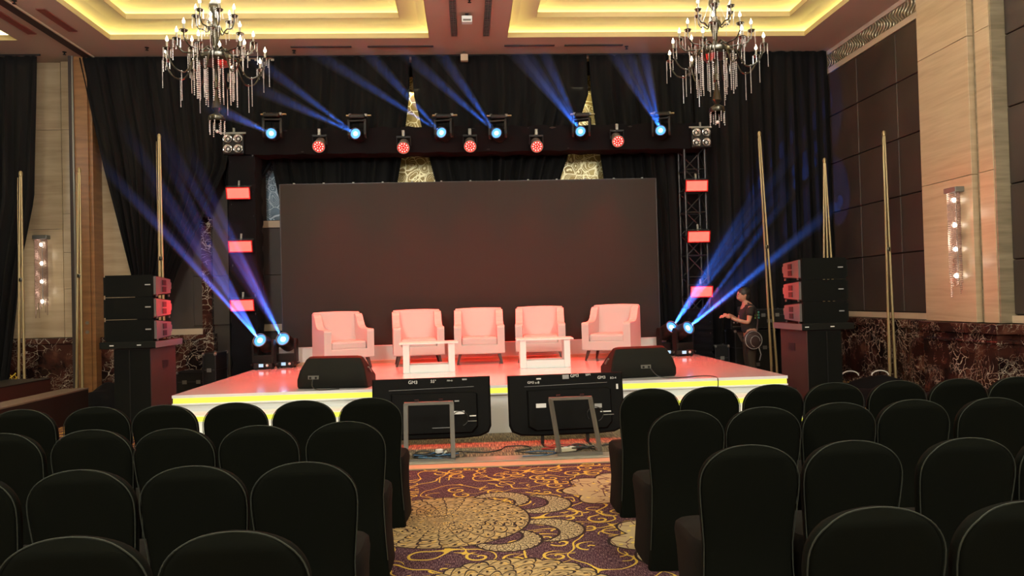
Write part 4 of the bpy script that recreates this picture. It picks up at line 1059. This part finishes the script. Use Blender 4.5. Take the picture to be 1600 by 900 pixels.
# ================================================================== PERSON
def skin_obj(name, verts, edges, rad, m, parent, root=0, sub=2):
    me = bpy.data.meshes.new(name); me.from_pydata(verts, edges, []); me.materials.append(M[m])
    o = bpy.data.objects.new(name, me); sc.collection.objects.link(o); o.parent = parent
    md = o.modifiers.new('skin', 'SKIN'); md.use_smooth_shade = True
    for i, r in enumerate(rad): me.skin_vertices[0].data[i].radius = r if isinstance(r, tuple) else (r, r)
    me.skin_vertices[0].data[root].use_root = True
    s = o.modifiers.new('sub', 'SUBSURF'); s.levels = s.render_levels = sub
    return o
def chain(pts, rad):
    return [tuple(p) for p in pts], [(i, i+1) for i in range(len(pts)-1)], rad
def person():
    t = empty('person', (4.70, 12.42, 0), R(0), 'person in a black printed T-shirt standing beside the stage, hands raised, bag at the hip', 'person')
    # faces -x (toward the stage), leaning slightly forward
    V = [(0, 0, .93), (0, 0, 1.05), (-.02, 0, 1.22), (-.03, 0, 1.36), (-.05, 0, 1.43), (-.075, 0, 1.49), (-.09, 0, 1.56)]
    rd = [(.11, .085), (.11, .085), (.15, .11), (.13, .10), (.055, .055), (.05, .05), (.075, .095)]
    E = [(0, 1), (1, 2), (2, 3), (3, 4), (4, 5), (5, 6)]
    def limb(root, pts, rr):
        p = root
        for q, r_ in zip(pts, rr):
            V.append(q); rd.append(r_); E.append((p, len(V)-1)); p = len(V)-1
        return p
    limb(3, [(-.03, -.17, 1.36), (-.10, -.22, 1.10), (-.30, -.16, 1.16), (-.36, -.14, 1.20)], [(.055, .055), (.042, .042), (.032, .032), (.024, .024)])
    limb(3, [(-.03, .17, 1.36), (-.10, .21, 1.12), (-.28, .10, 1.22), (-.35, .06, 1.24)], [(.055, .055), (.042, .042), (.032, .032), (.024, .024)])
    limb(0, [(.0, -.09, .86), (-.03, -.10, .50), (.02, -.10, .10), (-.05, -.10, .045), (-.14, -.10, .035)], [(.085, .085), (.06, .06), (.042, .042), (.04, .04), (.03, .03)])
    limb(0, [(.0, .09, .86), (-.01, .10, .50), (.05, .10, .10), (-.02, .10, .045), (-.11, .10, .035)], [(.085, .085), (.06, .06), (.042, .042), (.04, .04), (.03, .03)])
    b = skin_obj('body', V, E, rd, 'skin', t)
    # head shape: face, nose, ears
    mb = MB(); mb.sph((-.10, 0, 1.565), .095, 14, None, (1.02, .80, 1.22)); mb.sph((-.155, 0, 1.525), .052, 10, None, (1, .85, .9))
    mb.rings([[(-.185, -.012, 1.58), (-.185, .012, 1.58), (-.185, .0, 1.583)], [(-.208, -.016, 1.542), (-.208, .016, 1.542), (-.19, 0, 1.535)]], True, True)
    mb.sph((-.185, 0, 1.512), .014, 8, None, (.8, 1.5, .5))
    for s in (-1, 1): mb.sph((-.085, s*.078, 1.56), .022, 8, None, (1, .4, 1.5))
    hd = mb.build('head', 'skin', t)
    mb = MB()
    for s in (-1, 1): mb.sph((-.186, s*.032, 1.578), .009, 8)
    mb.build('eye', 'hair', hd)
    mb = MB().sph((-.075, 0, 1.60), .105, 14, None, (1.05, .86, 1.02)); mb.sph((-.04, 0, 1.55), .085, 12, None, (.9, .9, 1.2)); mb.build('hair', 'hair', t)
    # shirt
    V = [(0, 0, .90), (0, 0, 1.05), (-.02, 0, 1.22), (-.03, 0, 1.36), (-.042, 0, 1.405)]
    rd = [(.158, .128), (.15, .12), (.17, .125), (.145, .115), (.075, .075)]; E = [(0, 1), (1, 2), (2, 3), (3, 4)]
    for s in (-1, 1):
        V += [(-.03, s*.175, 1.36), (-.075, s*.205, 1.20)]; rd += [(.072, .072), (.066, .066)]
        k = len(V); E += [(3, k-2), (k-2, k-1)]
    sh = skin_obj('tshirt', V, E, rd, 'tshirt', t)
    V = [(0, 0, .98), (.0, -.095, .84), (-.03, -.10, .50), (.02, -.10, .13), (.0, .095, .84), (-.01, .10, .50), (.05, .10, .13)]
    skin_obj('trousers', V, [(0, 1), (1, 2), (2, 3), (0, 4), (4, 5), (5, 6)], [(.158, .130), (.105, .105), (.078, .078), (.062, .062), (.10, .10), (.078, .078), (.062, .062)], 'trousers', t)
    # print on the upper back (three rows of coloured blocks)
    rr = random.Random(5)
    for row in range(3):
        for k in range(5):
            m = 'print_green' if k < 2 else 'print_teal'; y_ = -.118+k*.0
            x_ = .02+k*.028
            ang = -1.15+k*.30
            px, py = -.02+.176*math.cos(ang), .130*math.sin(ang)
            MB().box((px, py, 1.27-row*.045), (.012, .032, .030), None).build('shirt_print', m, t)
    # hands
    for base, dirv, s in (((-.36, -.14, 1.20), Vector((-.95, .1, .25)), -1), ((-.35, .06, 1.24), Vector((-.95, -.1, -.1)), 1)):
        d = dirv.normalized(); side = d.cross(Vector((0, 0, 1))).normalized(); up = side.cross(d)
        p0 = Vector(base); V = [p0, p0+d*.04, p0+d*.085]; rd = [(.022, .022), (.020, .034), (.014, .036)]; E = [(0, 1), (1, 2)]
        h = skin_obj('hand', [tuple(v) for v in V], E, rd, 'skin', t, sub=1)
        for f, (o_, l_) in enumerate(((-.030, .062), (-.010, .072), (.010, .068), (.030, .052))):
            q = p0+d*.08+side*o_; pts = [q, q+d*l_*.5-up*.006, q+d*l_*.8-up*.022, q+d*l_*.95-up*.042]
            skin_obj('finger', *chain([tuple(v) for v in pts], [.0095, .009, .008, .007]), 'skin', h, sub=1)
        q = p0+d*.03+side*.03*s*-1; pts = [q, q+d*.03+side*.022*-s-up*.01, q+d*.058+side*.018*-s-up*.02]
        skin_obj('thumb', *chain([tuple(v) for v in pts], [.012, .010, .008]), 'skin', h, sub=1)
    return t
pt_ = person()
bg = empty('shoulder_bag', (4.66, 12.21, .82), R(8), 'dark bag with pale piping and a strap hanging at the hip of the person', 'bag')
mb = MB().sph((0, 0, 0), .16, 14, None, (1.0, .42, 1.0)); mb.build('bag_body', 'bag', bg)
MB().tube([(.15*math.cos(a), -.045, .145*math.sin(a)) for a in [i/20*2*PI for i in range(20)]], .006, 6, None, True).build('piping', 'grey_tape', bg)
MB().tube([(.085*math.cos(a)+.02, -.062, .09*math.sin(a)-.02) for a in [i/20*1.5*PI for i in range(20)]], .005, 6).build('pocket_piping', 'grey_tape', bg)
MB().tube([(.10, .03, .12), (.14, .06, .32), (.05, .02, .56), (.0, .12, .61)], .012, 6).build('strap', 'bag', bg)
MB().tube([(.10, -.02, -.12), (.13, -.03, -.24), (.10, -.03, -.34)], .008, 6).build('loose_strap', 'grey_tape', bg)

# ================================================================== CRYSTAL WALL SCONCES
def strand(mb, x, y, z0, L_, r=.007, step=.022, n=5):
    z = z0
    while z > z0-L_:
        mb.rings([[(x+q*math.cos(2*PI*k/n), y+q*math.sin(2*PI*k/n), z+h) for k in range(n)] for q, h in ((r*.15, step*.42), (r, 0), (r*.15, -step*.42))], False, False)
        z -= step
def sconce(loc, rz, label):
    t = empty('wall_sconce', loc, rz, label, 'wall light', 'crystal wall sconces')
    # local +y points away from the wall
    MB().box((0, .05, 0), (.25, .14, .07)).build('canopy', 'steel', t, bevel=.01)
    rr = random.Random(4)
    for k in range(26):
        a = k/26*2*PI; mb = MB(); ln = 1.10+.28*math.cos(a*2.3)**2-.12*(k % 3)
        strand(mb, .105*math.cos(a), .065+.052*math.sin(a), -.04, ln, .0105, .024, 4); mb.build('crystal_strand', 'sconce_bead', t)
    for z in (-.13, -.46, -.78, -1.13):
        MB().sph((0, .06, z), .024, 8, None, (1, 1, 1.3)).build('bulb', 'sconce_bulb', t)
    MB().tube([(0, .03, -.02), (0, .03, -1.2)], .008, 6).build('stem', 'steel', t)
    for dz, p in ((-.3, 1.6), (-.95, 1.6)):
        M_ = Matrix.Rotation(rz, 3, 'Z'); v = M_ @ Vector((0, .26, dz)); light('sconce_lamp', 'POINT', Vector(loc)+v, (1, .85, .65), p, shadow_soft_size=.05)
sconce((6.497, 9.60, 2.88), R(90), 'crystal strand wall light on the pale right pilaster')
sconce((-7.46, YB-.085, 2.90), R(180), 'crystal strand wall light beside the dark drape on the left back wall')

# ================================================================== CHANDELIERS
def chandelier():
    t = empty('chandelier')
    # origin at the ceiling hook height 5.95; z below is relative to 0 = world 0
    prof = [(.005, 6.45), (.012, 6.44), (.012, 5.75), (.045, 5.72), (.05, 5.66), (.02, 5.62), (.02, 5.52), (.07, 5.46), (.075, 5.40), (.03, 5.33), (.025, 5.22), (.05, 5.18), (.065, 5.10), (.035, 5.0), (.03, 4.90), (.09, 4.84), (.19, 4.80), (.22, 4.74), (.20, 4.70), (.05, 4.67), (.018, 4.62), (.018, 4.48), (.045, 4.46), (.048, 4.38), (.015, 4.36), (.015, 4.30), (.03, 4.26), (.05, 4.18), (.062, 4.12), (.04, 4.09), (.025, 4.05)]
    MB().lathe(prof, 20, caps=False).build('stem', 'bronze', t)
    MB().lathe([(.03, 4.06), (.10, 4.02), (.105, 3.97), (.095, 3.955)], 20, caps=False).build('lower_dish', 'bronze', t)
    MB().sph((0, 0, 3.83), .022, 10).build('finial', 'crystal', t)
    for k in range(8):
        a = k/8*2*PI; mb = MB(); strand(mb, .095*math.cos(a), .095*math.sin(a), 3.95, .17 if k % 2 else .13, .009, .024, 5); mb.build('crystal_strand', 'crystal', t)
    tiers = [(6, .24, 5.30, 5.12, .0), (8, .46, 4.98, 4.84, .2), (8, .62, 4.74, 4.76, .0)]
    for ti, (n, rad, zc, zr, off) in enumerate(tiers):
        for k in range(n):
            a = 2*PI*k/n+off; ca, sa = math.cos(a), math.sin(a)
            def P3(r, z): return (r*ca, r*sa, z)
            dip = .16 if ti == 2 else .10
            pts = [P3(.03, zr), P3(rad*.25, zr+.05), P3(rad*.42, zr-.02), P3(rad*.62, zc-.06-dip), P3(rad*.85, zc-.05-dip), P3(rad*.99, zc-.07), P3(rad, zc-.01)]
            out = []
            for i in range(len(pts)-1):
                p0, p1, p2, p3 = [Vector(pts[max(0, min(len(pts)-1, i+q))]) for q in (-1, 0, 1, 2)]
                for s in range(4):
                    u = s/4; out.append(.5*((2*p1)+(-p0+p2)*u+(2*p0-5*p1+4*p2-p3)*u*u+(-p0+3*p1-3*p2+p3)*u**3))
            out.append(Vector(pts[-1]))
            arm = MB().tube(out, .010, 6).build('arm', 'bronze', t)
            T = Matrix.Translation((rad*ca, rad*sa, zc))
            MB().lathe([(.008, -.02), (.03, -.01), (.052, .012), (.05, .018), (.012, .006)], 14, T).build('drip_pan', 'bronze', arm)
            MB().lathe([(.013, .005), (.013, .095)], 10, T).build('candle', 'candle', arm)
            MB().lathe([(.006, .095), (.017, .108), (.017, .124), (.006, .15), (.001, .168)], 10, T).build('bulb', 'bulb', arm)
            mb = MB()
            for q in range(6):
                b = q/6*2*PI; strand(mb, rad*ca+.047*math.cos(b), rad*sa+.047*math.sin(b), zc+.0, .08 if q % 2 else .10, .006, .02, 4)
            tag(mb.build('crystal_fringe', 'crystal', arm), kind='stuff')
            mb = MB(); strand(mb, (rad+.048)*ca, (rad+.048)*sa, zc, [.20, .26, .34][ti]-(.06 if k % 2 else 0), .007, .02, 5); mb.build('crystal_strand', 'crystal', arm)
            mb = MB(); strand(mb, rad*.72*ca, rad*.72*sa, zc-.10-dip*.8, [.12, .22, .36][ti], .007, .02, 5); mb.build('crystal_strand', 'crystal', arm)
    rr = random.Random(11)
    for k in range(22):
        a = k/22*2*PI; rad = .20 if k % 2 else .26; mb = MB()
        strand(mb, rad*math.cos(a), rad*math.sin(a), 4.70, .42+.12*rr.random(), .010, .026, 5); mb.build('crystal_strand', 'crystal', t)
    for k in range(5):
        a = k/5*2*PI+.3; mb = MB()
        for i in range(44): 
            u = i/44; q = .035+.18*u**2; strand(mb, q*math.cos(a), q*math.sin(a), 5.68-.62*u, .01, .006, .012, 4)
        mb.build('crystal_swag', 'crystal', t)
    MB().lathe([(.07, 6.46), (.06, 6.42), (.02, 6.38)], 16).build('ceiling_rose', 'bronze', t)
    return t
ch = chandelier()
c2 = copy_tree(ch)
ch.location = (-3.14, 9.8, .0); c2.location = (3.36, 9.8, .04); c2.rotation_euler = (0, 0, .22); c2.scale = (1, 1, 1)
tag(ch, 'crystal candle chandelier hanging before the left half of the stage', 'chandelier', 'crystal chandeliers')
tag(c2, 'crystal candle chandelier hanging before the right half of the stage', 'chandelier', 'crystal chandeliers')

# ================================================================== BANQUET CHAIRS
def banquet():
    t = empty('banquet_chair')
    rs = []; nseg = 28
    outline = []
    Z = [(z, None) for z in (.0, .03, .12, .25, .38, .48, .58, .68, .74)]
    for i in range(1, 13):
        f = PI/2*i/12*.985; Z.append((.755+.167*math.sin(f)**(2/2.25), .219*math.cos(f)**(2/2.25)))
    for z, hw in Z:
        if hw is not None: pass
        elif z <= .48: hw = .225-.028*math.sin(min(1, z/.48)*PI/2)
        else: hw = .197+.022*min(1, (z-.48)/.24)
        th = .030+.012*(z < .5)*(1-z/.5) + .006
        if z > .88: th *= max(.35, 1-(z-.88)/.06)
        cy_ = -.02-.075*max(0, z-.42)/.5
        ring_ = []
        for k in range(nseg):
            a = 2*PI*k/nseg; ca, sa = math.cos(a), math.sin(a)
            ex = .42
            ring_.append((hw*math.copysign(abs(ca)**ex, ca), cy_+th*math.copysign(abs(sa)**ex, sa), z)); 
        rs.append(ring_); outline.append((hw, cy_, z, th))
    MB().rings(rs, True, True).build('backrest_cover', 'chair_cloth', t)
    # seam along the rear edge, coloured paler than the cloth to imitate its lit rim
    pts = [(-h-.001, c-t_*.75, z) for h, c, z, t_ in outline if z > .1]+[(h+.001, c-t_*.75, z) for h, c, z, t_ in outline[::-1] if z > .1]
    MB().tube(pts, .0028, 5).build('seam_piping', 'chair_seam', t)
    # seat skirt
    rs = []
    for z, hx, y0, y1 in ((0, .224, .0, .47), (.03, .222, .0, .465), (.2, .212, .0, .44), (.34, .216, .0, .445), (.42, .222, .0, .46), (.455, .218, .0, .455), (.472, .205, .005, .43), (.478, .15, .03, .36)):
        ring_ = []
        for k in range(nseg):
            a = 2*PI*k/nseg; ca, sa = math.cos(a), math.sin(a)
            ring_.append((hx*math.copysign(abs(ca)**.4, ca)+.004*math.sin(5*a)*(z < .3), (y0+y1)/2+(y1-y0)/2*math.copysign(abs(sa)**.4, sa), z))
        rs.append(ring_)
    MB().rings(rs, True, True).build('seat_cover', 'seat_cloth', t)
    return t
bc = banquet(); first = True
rowy = [5.45, 4.40, 3.34, 2.36]
rowname = ['front row', 'second row', 'third row', 'last visible row']
LX = {0: 8, 1: 7, 2: 5, 3: 4}; RX = {0: 8, 1: 7, 2: 6, 3: 4}
cnt = ['aisle seat', 'second seat from the aisle', 'third seat from the aisle', 'fourth seat from the aisle', 'fifth seat from the aisle', 'sixth seat from the aisle', 'seventh seat from the aisle', 'eighth seat from the aisle']
rj = random.Random(9)
for r_ in range(4):
    for side, num in (('left', LX[r_]), ('right', RX[r_])):
        n_vis = {('left', 0): 7, ('left', 1): 6, ('left', 2): 4, ('left', 3): 3, ('right', 0): 8, ('right', 1): 6, ('right', 2): 4, ('right', 3): 3}[(side, r_)]
        for k in range(min(num, n_vis)):
            if side == 'left': x = -.70-.467*k+rj.uniform(-.012, .012)
            else: x = (1.27 if r_ < 1 else 1.215)+(.455 if r_ == 0 else .475)*k+rj.uniform(-.015, .015)
            y = rowy[r_]+rj.uniform(-.03, .03)+(.02*k if side == 'right' and r_ == 1 else 0)
            o = bc if first else copy_tree(bc); first = False
            o.location = (x, y, 0); o.rotation_euler = (0, 0, rj.uniform(-.035, .035)); 
            tag(o, 'black covered banquet chair, %s block, %s, %s' % (side, rowname[r_], cnt[k]), 'chair', 'black covered chairs in the %s block' % side)
